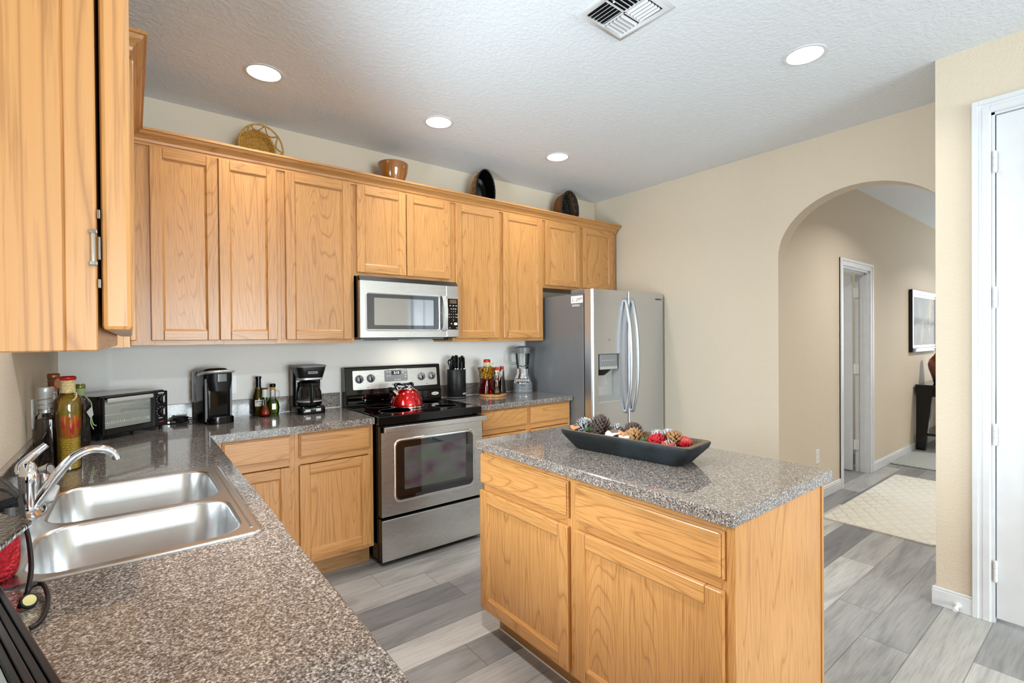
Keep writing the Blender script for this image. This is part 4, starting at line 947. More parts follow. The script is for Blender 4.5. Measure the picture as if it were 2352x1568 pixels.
# four decorative bottles in the left corner by the sink
c = (.119, -1.052, ZC)
t = thing('pepper_bottle', 'amber bottle of red chili peppers and white beans with a red wax top', 'bottle', c)
pf = [(0, 0), (.033, 0), (.037, .004), (.036, .02), (.037, .1), (.041, .19), (.0435, .24), (.041, .262), (.030, .28), (.0205, .290), (.0195, .30)]
m = MB(); m.lathe(pf, 'clear', c, 32); b = build('glass', m, t)
m = MB(); m.lathe([(max(r-.003, 0), z+.003) for r, z in pf[:-2]]+[(0, .276)], 'amber', c, 30); build('vinegar', m, b)
m = MB(); random.seed(11)
for lv in range(13):
    for k in range(17):
        a = 2*PI*(k+.5*(lv % 2))/17; m.ball((c[0]+.0285*math.cos(a), c[1]+.0285*math.sin(a), c[2]+.010+lv*.0088), (.0055, .0048, .0046), 'bean', 7, 5)
build('beans', m, b)['kind'] = 'stuff'
for k, (a, z0, zz) in enumerate(((-1.9, .12, .245), (-1.25, .105, .235), (-.75, .12, .24), (.6, .11, .24), (2.2, .12, .25))):
    m = MB(); R = .0235
    pts = CR([(c[0]+R*math.cos(a+.25), c[1]+R*math.sin(a+.25), c[2]+z0), (c[0]+R*1.15*math.cos(a), c[1]+R*1.15*math.sin(a), c[2]+z0+.045), (c[0]+R*math.cos(a-.05), c[1]+R*math.sin(a-.05), c[2]+z0+.085)], 6)
    m.tube(pts, .01, 'chili', 10, radii=[.003+.0095*math.sin(min(1, i/len(pts)*1.35)*PI/2) for i in range(len(pts))]); p = build('chili_pepper', m, b)
    m = MB(); m.tube([pts[-1], (c[0]+R*.8*math.cos(a), c[1]+R*.8*math.sin(a), c[2]+zz)], .004, 'greenherb', 8, radii=[.0095, .003]); build('stem', m, p)
m = MB(); m.lathe([(.0205, .288), (.0212, .292), (.0208, .335), (.020, .338)], 'raffia', c, 24)
for k in range(5): m.lathe([(.0210, .296+.009*k), (.0219, .298+.009*k), (.0210, .300+.009*k)], 'raffia', c, 24)
m.tube(CR([(c[0]+.006, c[1]-.021, c[2]+.296), (c[0]+.024, c[1]-.026, c[2]+.288), (c[0]+.022, c[1]-.034, c[2]+.27), (c[0]+.014, c[1]-.034, c[2]+.262)], 5), .003, 'raffia', 6); build('raffia_wrap', m, t)
m = MB(); m.lathe([(0, .336), (.021, .336), (.0242, .340), (.0242, .347), (.020, .351), (0, .352)], 'waxred', c, 24); build('cap', m, t)
c = (.0525, -1.020, ZC)
t = thing('decanter_bottle', 'square tapered dark vinegar bottle with silver-grey cap, nearest the faucet', 'bottle', c)
M['darkvin'] = thin_glass('dark_vinegar_thin', (.40, .29, .22), .16, (58, 36, 26))
pf = [(0, 0), (.0305, 0), (.0312, .004), (.028, .19), (.026, .206), (.018, .216), (.018, .235)]
m = MB(); m.lathe(pf, 'clear', c, 28, pw=.3); b = build('glass', m, t)
m = MB(); m.lathe([(max(r-.0035, 0), z+.004) for r, z in pf[:-3]]+[(0, .20)], 'darkvin', c, 24, pw=.3); build('vinegar', m, b)
m = MB()
for k in range(7): a = k*2.4; m.ball((c[0]+.012*math.cos(a), c[1]+.012*math.sin(a), c[2]+.016+.004*k), .011, flat('brown_olive', (92, 60, 40), .4), 10, 7)
build('olives', m, b)
m = MB(); m.lathe([(.0185, .216), (.0195, .22), (.0185, .224), (.0185, .23), (.0205, .234), (.0205, .285), (.0235, .293), (.0235, .310), (.022, .313), (0, .313)], 'silverp', c, 26); build('cap', m, t)
m = MB(); m.tube([(c[0]+.0215*math.cos(k*.4), c[1]+.0215*math.sin(k*.4), c[2]+.216+.0012*k) for k in range(48)], .0012, 'pewter', 6); build('wire_wrap', m, t)
c = (.060, -.845, ZC)
t = thing('decanter_bottle', 'brown bottle with copper cap and wire-hung tag, behind the silver-capped one', 'bottle', c)
pf = [(0, 0), (.034, 0), (.036, .006), (.036, .20), (.032, .222), (.019, .235), (.0165, .25), (.0165, .335)]
m = MB(); m.lathe(pf, 'clear', c, 28); b = build('glass', m, t)
m = MB(); m.lathe([(max(r-.003, 0), z+.003) for r, z in pf[:-2]]+[(0, .24)], 'brownliquid', c, 24); build('vinegar', m, b)
M['copper'] = flat('copper_foil', (150, 92, 60), .35, .7)
m = MB(); m.lathe([(.017, .285), (.0175, .29), (.0175, .332), (.0195, .335), (.0195, .350), (.017, .353), (0, .353)], 'copper', c, 24); build('cap', m, t)
m = MB(); m.tube([(c[0]+.021*math.cos(k*.45), c[1]+.021*math.sin(k*.45), c[2]+.24+.0017*k) for k in range(54)], .0011, 'pewter', 6); build('wire_wrap', m, t)
m = MB(); m.ball((c[0]+.014, c[1]-.022, c[2]+.315), (.011, .003, .020), flat('peach_tag', (206, 142, 104), .6), 12, 8); build('hanging_tag', m, t)
m = MB(); m.quad([(c[0]+.028, c[1]-.034, c[2]+.06), (c[0]+.045, c[1]-.022, c[2]+.06), (c[0]+.045, c[1]-.022, c[2]+.20), (c[0]+.028, c[1]-.034, c[2]+.20)], 'paper'); build('paper_label', m, b)
c = (.124, -.600, ZC)
t = thing('wine_bottle', 'dark green-necked bottle with a paper tag, between chili bottle and toaster oven', 'bottle', c)
pf = [(0, 0), (.032, 0), (.035, .005), (.035, .185), (.033, .205), (.022, .228), (.0155, .24), (.0155, .29)]
m = MB(); m.lathe(pf, flat('dark_bottle_glass', (16, 12, 14), .05, 0, .8), c, 30); build('glass', m, t)
m = MB(); m.lathe([(.0158, .236), (.0175, .24), (.0172, .272)], flat('sage_wrap', (150, 166, 116), .6), c, 22); m.lathe([(.0175, .270), (.0188, .273), (.0188, .286), (.017, .288), (0, .288)], flat('olive_cap', (118, 122, 40), .3, .4), c, 22); build('cap', m, t)
m = MB(); g = flat('green_ribbon', (160, 186, 130), .7)
m.tube(CR([(c[0]+.014, c[1]-.012, c[2]+.238), (c[0]+.033, c[1]-.02, c[2]+.215), (c[0]+.040, c[1]-.026, c[2]+.19), (c[0]+.036, c[1]-.03, c[2]+.12), (c[0]+.046, c[1]-.03, c[2]+.085)], 5), .0022, g, 6); m.tube(CR([(c[0]+.038, c[1]-.028, c[2]+.15), (c[0]+.044, c[1]-.03, c[2]+.11), (c[0]+.056, c[1]-.03, c[2]+.10)], 5), .002, g, 6)
m.prism([(c[0]+.022, c[2]+.165), (c[0]+.042, c[2]+.19), (c[0]+.046, c[2]+.15), (c[0]+.036, c[2]+.135)], c[1]-.031, c[1]-.0295, 1, 'paper'); build('paper_tag', m, t)
# cord and plug on the corner of the worktop
t = thing('power_cord', 'coiled black power cord lying between toaster oven and brewer', 'cord', (.53, -.07, ZC))
m = MB(); pts = [(.53+.036*math.cos(k*.55)*(1+.1*math.sin(k)), -.075+.022*math.sin(k*.55), ZC+.006+.0007*k) for k in range(40)]
m.tube(CR([(.462, -.06, ZC+.005)]+pts+[(.585, -.07, ZC+.012), (.60, -.06, ZC+.01)], 2), .0038, 'blackm', 7); build('cord', m, t)
m = MB(); m.box(.478, .512, -.098, -.078, ZC+.0, ZC+.02, 'blackm', .005); m.box(.468, .48, -.092, -.090, ZC+.006, ZC+.012, 'chrome'); m.box(.468, .48, -.086, -.084, ZC+.006, ZC+.012, 'chrome'); build('plug', m, t)
# ------------------------------------------------------------------ wall plates
def plate(side, o, label, kind='outlet'):
    t = thing('wall_outlet' if kind == 'outlet' else 'light_switch', label, 'outlet' if kind == 'outlet' else 'switch', o)
    m = MB(); m.T = FACE(side, o); m.prism(rrect(-.036, .036, -.058, .058, .004, 3), 0, .005, 2, 'white', .0015); build('cover_plate', m, t)
    m = MB(); m.T = FACE(side, o)
    if kind == 'outlet':
        for z in (-.022, .022):
            m.prism(rrect(-.016, .016, z-.014, z+.014, .008, 4), .0048, .0058, 2, 'white')
            for x in (-.006, .006): m.box(x-.001, x+.001, z-.002, z+.006, .0057, .006, 'darktext')
            m.cyl((0, z-.008, .0055), (0, z-.008, .006), .002, 'darktext', 8)
        build('socket', m, t)
    else:
        m.box(-.005, .005, -.012, .012, .0048, .009, 'white', .001); build('toggle', m, t)
plate('+x', (0, -.862, 1.115), 'white outlet cover on the left wall behind the bottles')
plate('+x', (0, -.24, 1.12), 'white outlet cover on the left wall, beside the room corner')
plate('-y', (.795, 0, 1.115), 'white outlet cover on the back wall, behind the brewer')
plate('-y', (2.702, 0, 1.122), 'white outlet cover on the back wall behind the red-capped bottles')
plate('-y', (4.885, YH, .372), 'white outlet cover low on the hall wall beside the hall door')

# ------------------------------------------------------------------ pieces on top of the wall cabinets
def straw(name, a, b):
    t = NT(name); t.set(Roughness=.6); n = t.noise(t.coords((1, 1, 1)), 190, 3, .6)
    t.col(t.ramp(n, [(.36, lin(b)), (.58, lin(a))])); t.bump(n, .5, .003); return t.m
M['straw'] = straw('golden_straw', (208, 160, 70), (140, 92, 30))
M['wickerdark'] = straw('dark_wicker', (48, 38, 30), (12, 10, 9)); M['wickerbrown'] = straw('brown_wicker', (146, 92, 44), (84, 48, 22))
t = thing('coiled_basket', 'golden coiled straw basket with openwork rim leaning above the left wall cabinets', 'basket', (.925, -.19, ZT))
T = T4((.945, -.085, ZT+.150)) @ Matrix.Rotation(math.radians(-4), 4, 'X')
m = MB(); m.T = T; pts = []; N = 12*30
for k in range(N):
    s_ = .005+.0122*k/30
    r = s_ if s_ < .096 else .096+(s_-.096)*.36; dep = 0 if s_ < .09 else -(s_-.09)*.95
    a = 2*PI*k/30; pts.append((r*math.cos(a)*.90, dep, r*math.sin(a)*1.08))
m.tube(pts, .0072, 'straw', 7); build('coil', m, t)
m = MB(); m.T = T
rim = [(.012+.124*math.cos(a), -.098, .143*math.sin(a)) for a in [2*PI*k/48 for k in range(48)]]; m.tube(rim, .0056, 'straw', 8, True)
for k in range(9):
    a0, a1, a2 = (2*PI*(k+f)/9+.3 for f in (0, .5, 1))
    q = lambda a, r, y: (.006+r*.87*math.cos(a), y, r*math.sin(a))
    m.tube(CR([q(a0, .118, -.058), q(a0*.75+a2*.25, .124, -.072), q(a1, .141, -.096), q(a0*.25+a2*.75, .124, -.072), q(a2, .118, -.058)], 4), .0042, 'straw', 6)
build('openwork_rim', m, t)
c = (1.835, -.165, ZT)
m = MB(); m.lathe([(0, 0), (.050, 0), (.054, .006), (.050, .014), (.062, .06), (.083, .12), (.100, .17), (.107, .21), (.109, .235), (.1095, .240), (.107, .243), (.104, .236), (.102, .21), (.095, .17), (.078, .12), (.055, .065), (.03, .03), (0, .028)], flat('brown_glaze', (150, 94, 36), .12, 0, .6, .5), c, 44)
tag(build('glazed_pot', m, loc=c), 'glossy brown ceramic pot standing on the wall cabinet above the microwave', 'pot')
def oval_basket(x, rx, rz, ydeep, label, wick, name='wicker_basket'):
    c = (x, -.21, ZT+rz)
    t = thing(name, label, 'basket', (x, -.15, ZT))
    def ring(k, y, n=40, dz=0): return [(c[0]+rx*k*math.cos(2*PI*i/n), y+.0, c[2]+rz*k*math.sin(2*PI*i/n)+dz) for i in range(n)]
    yf = -.205; yb = yf+ydeep
    m = MB(); m.loft([ring(.985, yf), ring(.94, yf+ydeep*.5), ring(.80, yb), ring(.3, yb+.004), ring(.01, yb+.004)], 'wickerbrown', cap=False); build('outer_wall', m, t)
    m = MB(); m.loft([ring(.985, yf), ring(.93, yf+ydeep*.45), ring(.78, yb-.010), ring(.3, yb-.006), ring(.01, yb-.006)], M['black'] if not wick else 'wickerdark', cap=False)
    inn = build('lining', m, t)
    m = MB(); m.tube(ring(.99, yf), .006, 'blackm' if not wick else 'wickerdark', 8, True); build('rim', m, t)
    m = MB()
    if wick:
        for j in range(13):
            u = j/12; k = .97-.17*u**1.6 if u < .7 else .9-.5*(u-.7)*2.6
            k = max(.12, .965-.85*max(0, u-.45)/.55-.12*min(u, .45)/.45); y = yf+(ydeep-.012)*min(1, u/.5)
            n = 64; m.tube([(c[0]+rx*k*math.cos(2*PI*i/n), y-.003+.0035*(-1)**(i//2+j), c[2]+rz*k*math.sin(2*PI*i/n)) for i in range(n)], .0042, 'wickerdark', 6, True)
        for j in range(9):
            u = (j+.5)/9; k = .99-.17*u; n = 60; m.tube([(c[0]+rx*(k+.015)*math.cos(2*PI*i/n), yf+ydeep*u, c[2]+rz*(k+.012)*math.sin(2*PI*i/n)) for i in range(n)], .0042, 'wickerbrown', 6, True)
        build('weave', m, t)
    else:
        for i in range(20):
            a = 2*PI*i/20+.1; p = [(c[0]+rx*k*math.cos(a), yf+ydeep*u, c[2]+rz*k*math.sin(a)) for k, u in ((.995, .12), (.975, .45), (.90, .85))]
            m.tube(p, .0032, M['straw'], 6)
            a2 = a+2*PI/40; m.tube([(c[0]+rx*.985*math.cos(b), yf+ydeep*(.42+.2*(i % 2)), c[2]+rz*.985*math.sin(b)) for b in (a, a2, a+2*PI/20)], .0028, 'straw', 6)
        build('lacing', m, t)
    return t
oval_basket(2.634, .094, .179, .115, 'tall black-lined oval basket with brown laced side, standing on end on the cabinets', False)
oval_basket(3.606, .115, .177, .125, 'dark woven wicker oval basket standing on end nearest the right-hand wall', True)

# ------------------------------------------------------------------ dough bowl with pine cones on the island
AL = math.radians(-82.6)
def carved(name):
    t = NT(name); t.set(Roughness=.6); t.b.inputs['Specular IOR Level'].default_value = .25; v = t.coords((.12, 1, 1)); n = t.noise(v, 40, 4, .6); n2 = t.noise(t.coords(), 7, 3)
    c = t.mix(n, lin((12, 13, 14)), lin((34, 36, 37))); t.col(t.mix(t.ramp(n2, [(.5, (0, 0, 0)), (.75, (.4, .4, .4))]), c, lin((58, 68, 76)))); t.bump(n, .3, .004); return t.m
M['carved'] = carved('weathered_black_wood'); M['carvedin'] = straw('worn_wood_inside', (112, 94, 66), (62, 52, 38))
t = thing('dough_bowl', 'long black carved wooden dough bowl on the kitchen island', 'bowl', (1.930, -2.238, ZC), AL, local=True)
def rr(hl, hw, r, z, jit=0):
    return [(x+random.uniform(-jit, jit), y+random.uniform(-jit, jit), z) for x, y in rrect(-hl, hl, -hw, hw, r, 5)]
random.seed(5)
m = MB(); m.loft([rr(.236, .068, .03, 0), rr(.244, .072, .03, .004), rr(.294, .099, .026, .060, .0010), rr(.299, .102, .026, .076, .0010), rr(.296, .100, .026, .080)], 'carved', cap=False)
m._add(rr(.236, .068, .03, 0), [tuple(range(24))[::-1]], 'carved')
m.bm.faces.ensure_lookup_table()
m.loft([rr(.296, .100, .026, .0802), rr(.276, .083, .028, .0805), rr(.268, .078, .03, .070), rr(.215, .054, .03, .022), rr(.15, .02, .015, .018), rr(.01, .004, .003, .018)], 'carvedin', cap=False)
bl = build('bowl', m, t)
BM = T4((1.930, -2.238, ZC)) @ Matrix.Rotation(AL, 4, 'Z')
def two(name, a, b):
    return flat(name, a, .7)
def cone_mats(body, tip): return (flat('cone_body', body, .7), flat('cone_tip', tip, .7))
PC = {'dark': cone_mats((78, 60, 54), (96, 80, 74)), 'frost': cone_mats((84, 76, 72), (184, 186, 189)), 'brown': cone_mats((122, 80, 48), (164, 122, 80)), 'red': cone_mats((150, 14, 30), (190, 28, 44)), 'snow': cone_mats((112, 72, 54), (190, 186, 184))}
def pinecone(u, v, z, R, Hh, kind, label, tilt=(0, 0), spin=0, ns=64, rel='pine cones in the dough bowl', name='pine_cone'):
    p = BM @ Vector((u, v, z))
    o = MB(); body, tip = PC[kind]; rs = random.Random(int(u*1000)+ns)
    o.lathe([(0, .0), (R*.30, Hh*.06), (R*.34, Hh*.35), (R*.2, Hh*.75), (0, Hh*.95)], 'wickerdark', seg=10)
    ns = int(ns*1.45)
    for k in range(ns):
        f = (k+.5)/ns; a = k*2.39996+rs.uniform(-.1, .1); z0 = Hh*(.04+.84*f); rr_ = R*1.08*(math.sin(PI*min(1, .24+f*.78))**.8)*rs.uniform(.9, 1.08); up = .05+1.25*f
        Lr = max(rr_, R*.16); w = R*.25*(1-.4*f)
        ca, sa = math.cos(a), math.sin(a); d = Vector((ca, sa, 0)); s = Vector((-sa, ca, 0)); uz = Vector((0, 0, 1))
        b0 = uz*z0+d*(R*.12); b1 = uz*(z0+Lr*.30*up)+d*(Lr*.80); b2 = uz*(z0+Lr*.55*up+R*.10)+d*Lr
        th = R*.045
        ring = lambda c, ww, tt: [c-s*ww-uz*0, c+uz*tt, c+s*ww, c-uz*tt*1.3]
        o.loft([ring(b0, w*.35, th*.6), ring(b1, w*.95, th)], body, cap=False); o.loft([ring(b1, w*.95, th), ring(b2, w*.55, th*1.1), ring(b2+uz*R*.05*up+d*R*.03, w*.12, th*.4)], tip)
    q = build(name, o, loc=(0, 0, 0)); q.location = p; q.rotation_euler = (tilt[0], tilt[1], spin)
    return tag(q, label, 'pine cone', rel)
U = lambda y: (-2.232-y)/math.cos(math.radians(7.4))            # along-bowl coordinate from a world y
pinecone(-.232, -.005, .062, .036, .062, 'frost', 'white-frosted pine cone at the far left end of the bowl', (.2, -.1), .3)
pinecone(-.145, -.008, .060, .040, .092, 'dark', 'tallest dark brown pine cone, standing upright in the bowl', (0, .1), .2, 84)
pinecone(-.098, .042, .060, .026, .05, 'frost', 'small frosted pine cone behind the brown pod', (.3, .2), .9, 46)
pinecone(-.012, .038, .066, .034, .058, 'dark', 'dark pine cone at the back of the bowl, beyond the orange peel', (.1, 0), 1.3)
pinecone(.048, -.030, .052, .038, .066, 'brown', 'warm brown pine cone tipped forward at the middle of the bowl', (-.5, .5), .5, 70)
pinecone(.100, .038, .060, .030, .046, 'snow', 'brown pine cone with white tips behind the red one', (.2, -.2), 2.2, 50)
pinecone(.150, .030, .066, .032, .05, 'frost', 'frosted pine cone at the back edge just above the red one', (.3, .1), 1.2, 52)
pinecone(.142, -.030, .046, .040, .056, 'red', 'bright red painted pine cone in the bowl', (-.4, .35), .7, 74)
pinecone(.186, .015, .058, .036, .058, 'brown', 'brown pine cone right behind the red painted one', (.2, .3), 1.9, 66)
pinecone(.205, -.030, .045, .030, .05, 'snow', 'white-tipped brown cone lying at the front right of the bowl', (-.9, .4), 1.0, 56)
pinecone(.238, .014, .044, .028, .042, 'red', 'small red cone in the right end of the bowl', (.4, .6), 2.6, 50)
def bit(name, label, cat, u, v, z, f):
    m = MB(); f(m); o = build(name, m, loc=(0, 0, 0)); o.location = BM @ Vector((u, v, z)); o.rotation_euler = (0, 0, AL); return tag(o, label, cat)
M['peel'] = flat('dried_peel', (206, 128, 84), .7); M['pod'] = flat('brown_pod', (104, 82, 76), .6); M['shell'] = flat('white_shell', (205, 198, 190), .6); M['redslice'] = straw('red_slice', (176, 62, 48), (120, 18, 20)); M['pine'] = flat('pine_sprig', (86, 112, 64), .6)
def chip(m, n, R, mat, wav=.3):
    pts = [(R*(1+wav*math.sin(3*a+n))*math.cos(a), R*(.7+wav*math.cos(2*a+n)*.5)*math.sin(a), R*.35*math.sin(2*a+n)) for a in [2*PI*k/18 for k in range(18)]]
    m.loft([[Vector(p)*.3 for p in pts], pts, [Vector(p)+Vector((0, 0, .006)) for p in pts], [Vector(p)*.3+Vector((0, 0, .008)) for p in pts]], mat)
bit('dried_peel', 'curled orange dried peel at the far left end of the bowl', 'potpourri', -.262, -.035, .078, lambda m: (chip(m, 1, .022, 'peel', .45), chip(m, 2.3, .016, 'peel', .5)))
bit('dried_peel', 'orange dried peel lying over the white shells mid bowl', 'potpourri', -.016, -.03, .084, lambda m: chip(m, .6, .027, 'peel', .4))
bit('seed_pod', 'round brown seed pod left of the orange peel', 'potpourri', -.066, -.005, .066, lambda m: m.lathe([(0, -.03), (.028, -.024), (.040, 0), (.034, .018), (.014, .026), (.004, .024), (0, .022)], 'pod', seg=26, sx=1.1, sy=.8))
bit('white_shell', 'white curled shell in front of the brown pod', 'potpourri', -.052, -.056, .078, lambda m: chip(m, 2.0, .030, 'shell', .25))
bit('white_shell', 'white flat shell piece in front of the orange peel', 'potpourri', .004, -.062, .074, lambda m: chip(m, .2, .024, 'shell', .3))
bit('dried_slice', 'red dried slice at the front right of the bowl', 'potpourri', .192, -.057, .072, lambda m: chip(m, 1.2, .026, 'redslice', .2))
bit('dried_slice', 'large red-orange dried piece near the right end of the bowl', 'potpourri', .218, .03, .074, lambda m: (m.ball((0, 0, 0), (.032, .022, .024), 'redslice', 16, 10)))
def sprig(m):
    for k in range(34):
        a = k*2.4; e = .3+.9*(k/34); m.tube([(0, 0, 0), (.026*math.cos(a)*math.cos(e), .026*math.sin(a)*math.cos(e), .026*math.sin(e))], .0016, 'pine', 5, radii=[.0018, .0007])
bit('pine_sprig', 'green artificial pine sprig left of the red painted cone', 'potpourri', .098, -.055, .068, sprig)
def sprig2(m): sprig(m)
bit('pine_sprig', 'small grey-green pine sprig left of the tallest cone', 'potpourri', -.190, -.025, .070, sprig2)
def filler(m):
    rs = random.Random(4)
    for k in range(70):
        x, y = rs.uniform(-.225, .225), rs.uniform(-.05, .05)
        m.ball((x, y, .022+rs.uniform(0, .034)), (.016, .014, .012), rs.choice(['pod', 'pod', 'redslice', 'peel', M['carvedin']]), 8, 6)
bit('potpourri', 'mixed dried potpourri filling the bottom of the bowl', 'potpourri', 0, 0, 0.003, filler)['kind'] = 'stuff'

# ------------------------------------------------------------------ ceiling: recessed lights and the air vent
GL = 'recessed ceiling lights'
def can(x, y, label, pw=4):
    t = thing('recessed_light', label, 'ceiling light', (x, y, H), 0, GL)
    m = MB(); m.lathe([(.078, -.0005), (.081, -.004), (.094, -.0035), (.097, -.0005)], 'trim', (x, y, H), 48); build('trim_ring', m, t)
    m = MB(); m.lathe([(0, -.006), (.06, -.005), (.0785, -.0015), (.0785, -.0005), (0, -.0005)], 'lamp', (x, y, H), 40); build('diffuser', m, t)
    l = D.lights.new('lamp', 'AREA'); l.shape = 'DISK'; l.size = .15; l.energy = pw; l.spread = 2.4; l.color = (1.0, .97, .93)
    o = D.objects.new('lamp', l); COL.objects.link(o); o.parent = t; o.location = (0, 0, -.009)
    return t
can(.876, -.685, 'round recessed ceiling light at the left, above the brewer end of the cabinets')
can(1.903, -.720, 'round recessed ceiling light in the middle of the row, above the stove')
can(2.948, -.735, 'round recessed ceiling light farthest away in the row, above the refrigerator end')
can(2.994, -2.493, 'round recessed ceiling light at the right, in front of the archway')
can(5.25, -2.95, 'round recessed ceiling light in the hall beyond the arch', 16)
can(8.2, -3.2, 'unseen recessed ceiling light added farther down the hall', 22)  # unseen fixture, added to brighten the far hall
for x, y in ((.95, -2.5), (.95, -4.9), (1.9, -4.9)):  # unseen lamps without fixtures, added to fill the room from above
    l = D.lights.new('lamp', 'AREA'); l.shape = 'DISK'; l.size = .15; l.energy = 15; l.spread = 2.6; l.color = (1.0, .98, .95)
    o = D.objects.new('lamp', l); COL.objects.link(o); o.location = (x, y, H-.009)
vx, vy, vh = 2.003, -2.160, .148
t = thing('air_vent', 'white square louvred air vent in the ceiling', 'vent', (vx, vy, H))
m = MB(); zv = H-.0005
def frm(a, b, z0, z1): return [[(vx-a, vy-a, z0), (vx+a, vy-a, z0), (vx+a, vy+a, z0), (vx-a, vy+a, z0)], [(vx-b, vy-b, z1), (vx+b, vy-b, z1), (vx+b, vy+b, z1), (vx-b, vy+b, z1)]]
A = frm(vh, vh-.004, zv, zv-.009); B = frm(vh-.032, vh-.032, zv-.009, zv-.002); m.loft([A[0], A[1], B[0], B[1]], 'trim', cap=False); build('frame', m, t, smooth=False)
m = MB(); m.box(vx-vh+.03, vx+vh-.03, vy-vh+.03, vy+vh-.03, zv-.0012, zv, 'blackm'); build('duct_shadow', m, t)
q = vh-.032
def louvre(cx, cy, axis, L, s):
    m = MB(); R = Matrix.Rotation(math.radians(36*s), 4, 'X' if axis == 0 else 'Y'); m.T = T4((cx, cy, zv-.0085)) @ R
    if axis == 0: m.box(-L/2, L/2, -.0068, .0068, -.0006, .0006, 'trim')
    else: m.box(-.0068, .0068, -L/2, L/2, -.0006, .0006, 'trim')
    build('louvre', m, t)
for k in range(5):
    f = -q+.014+.0205*k
    louvre(vx-q/2, vy+f, 0, q-.012, 1); louvre(vx+q/2, vy-f, 0, q-.012, -1)
    louvre(vx+f+q+.0, vy-q/2, 1, q-.012, 1); louvre(vx-f-q, vy+q/2, 1, q-.012, -1)
m = MB(); m.box(vx-.004, vx+.004, vy-q, vy+q, zv-.009, zv-.005, 'trim'); m.box(vx-q, vx+q, vy-.004, vy+.004, zv-.009, zv-.005, 'trim'); build('cross_bar', m, t)
m = MB(); m.tube([(vx-.09, vy-.02, zv-.006), (vx-.1, vy-.03, zv-.022), (vx-.112, vy-.035, zv-.03)], .003, 'white', 8); build('damper_lever', m, t)

# ------------------------------------------------------------------ hall furnishings
def fluff(name, a, b, sc, st):
    t = NT(name); t.set(Roughness=.95); v = t.coords(); n = t.noise(v, 150, 3, .7); w = t.node('ShaderNodeTexVoronoi'); w.inputs['Scale'].default_value = sc; t.link(v, w.inputs['Vector'])
    t.col(t.mix(n, lin(a), lin(b))); t.bump(t.math('ADD', t.math('MULTIPLY', n, .4), w.outputs['Distance']), st, .02); return t.m
def quilt(name, a, b):
    t = NT(name); t.set(Roughness=.95); tc = t.node('ShaderNodeTexCoord'); sp = t.node('ShaderNodeSeparateXYZ'); t.link(tc.outputs['Object'], sp.inputs[0])
    n = t.noise(tc.outputs['Object'], 170, 3, .7); nl = t.math('MULTIPLY', t.noise(tc.outputs['Object'], 9, 2), .5)
    p = t.math('ADD', t.math('ADD', t.math('MULTIPLY', sp.outputs[0], 6.5), t.math('MULTIPLY', sp.outputs[1], 9.5)), nl); q_ = t.math('SUBTRACT', t.math('ADD', t.math('MULTIPLY', sp.outputs[0], 6.5), nl), t.math('MULTIPLY', sp.outputs[1], 9.5))
    g = t.math('MULTIPLY', t.math('MINIMUM', t.math('PINGPONG', p, .5), t.math('PINGPONG', q_, .5)), 4)
    g = t.ramp(g, [(0, (0, 0, 0)), (.8, (1, 1, 1))])
    t.col(t.mix(n, lin(a), lin(b))); t.bump(t.math('ADD', g, t.math('MULTIPLY', n, .35)), .8, .012); return t.m
m = MB(); m.box(6.79, XE, -4.3, YH-.016, .0005, .014, fluff('grey_carpet', (150, 156, 154), (186, 190, 186), 60, .6), .004)
tag(build('carpet', m, loc=(9.4, -3.0, 0)), 'grey carpet covering the floor at the far end of the hall', 'carpet')
m = MB(); m.loft([[(x, y, z) for x, y in rrect(4.46+i, 6.29-i, -2.705+i, -2.035-i, .03, 4)] for z, i in ((.0005, 0), (.010, 0), (.014, .006))], quilt('cream_rug', (214, 209, 194), (236, 232, 220)))
tag(build('rug', m, loc=(5.4, -2.37, 0)), 'cream diamond-textured runner rug on the plank floor past the arch', 'rug')
t = thing('framed_picture', 'black-framed abstract picture on the hall wall above the console table', 'picture', (8.1, YH, 1.56))
x0, x1, z0, z1 = 7.56, 8.72, 1.188, 1.935
m = MB()
for a, b, c, d in ((x0, x0+.05, z0, z1), (x1-.05, x1, z0, z1), (x0+.05, x1-.05, z0, z0+.05), (x0+.05, x1-.05, z1-.05, z1)): m.box(a, b, YH-.038, YH-.001, c, d, 'black', .006)
for a, b, c, d in ((x0+.05, x0+.085, z0+.05, z1-.05), (x1-.085, x1-.05, z0+.05, z1-.05), (x0+.085, x1-.085, z0+.05, z0+.085), (x0+.085, x1-.085, z1-.085, z1-.05)): m.box(a, b, YH-.028, YH-.002, c, d, 'pewter', .004)
build('frame', m, t)
def art():
    k = NT('abstract_art'); k.set(Roughness=.8); v = k.coords((1, 1, .35)); n = k.noise(v, 5, 4, .6); n2 = k.noise(k.coords((.5, 1, 2)), 4, 3)
    c = k.ramp(n, [(.34, lin((206, 206, 204))), (.5, lin((180, 188, 196))), (.62, lin((214, 208, 198)))])
    tc = k.node('ShaderNodeTexCoord'); sp = k.node('ShaderNodeSeparateXYZ'); k.link(tc.outputs['Object'], sp.inputs[0])
    band = k.math('ABSOLUTE', k.math('ADD', sp.outputs[2], .02)); s = k.ramp(k.math('ADD', band, k.math('MULTIPLY', n2, .25)), [(.10, (.42, .42, .44)), (.19, (1, 1, 1))])
    k.col(k.mix(1.0, c, s, 'MULTIPLY')); return k.m
m = MB(); m.box(x0+.085, x1-.085, YH-.02, YH-.004, z0+.085, z1-.085, art()); build('canvas', m, t)
t = thing('console_table', 'black console table against the hall wall under the picture', 'table', (8.35, -2.02, 0))
tx0, tx1, ty0, ty1 = 7.74, 9.0, -2.22, -1.868
m = MB(); m.box(tx0, tx1, ty0, ty1, .765, .80, 'black', .004); build('table_top', m, t)
m = MB(); m.box(tx0+.04, tx1-.04, ty0+.03, ty1-.02, .66, .765, 'black'); build('apron', m, t)
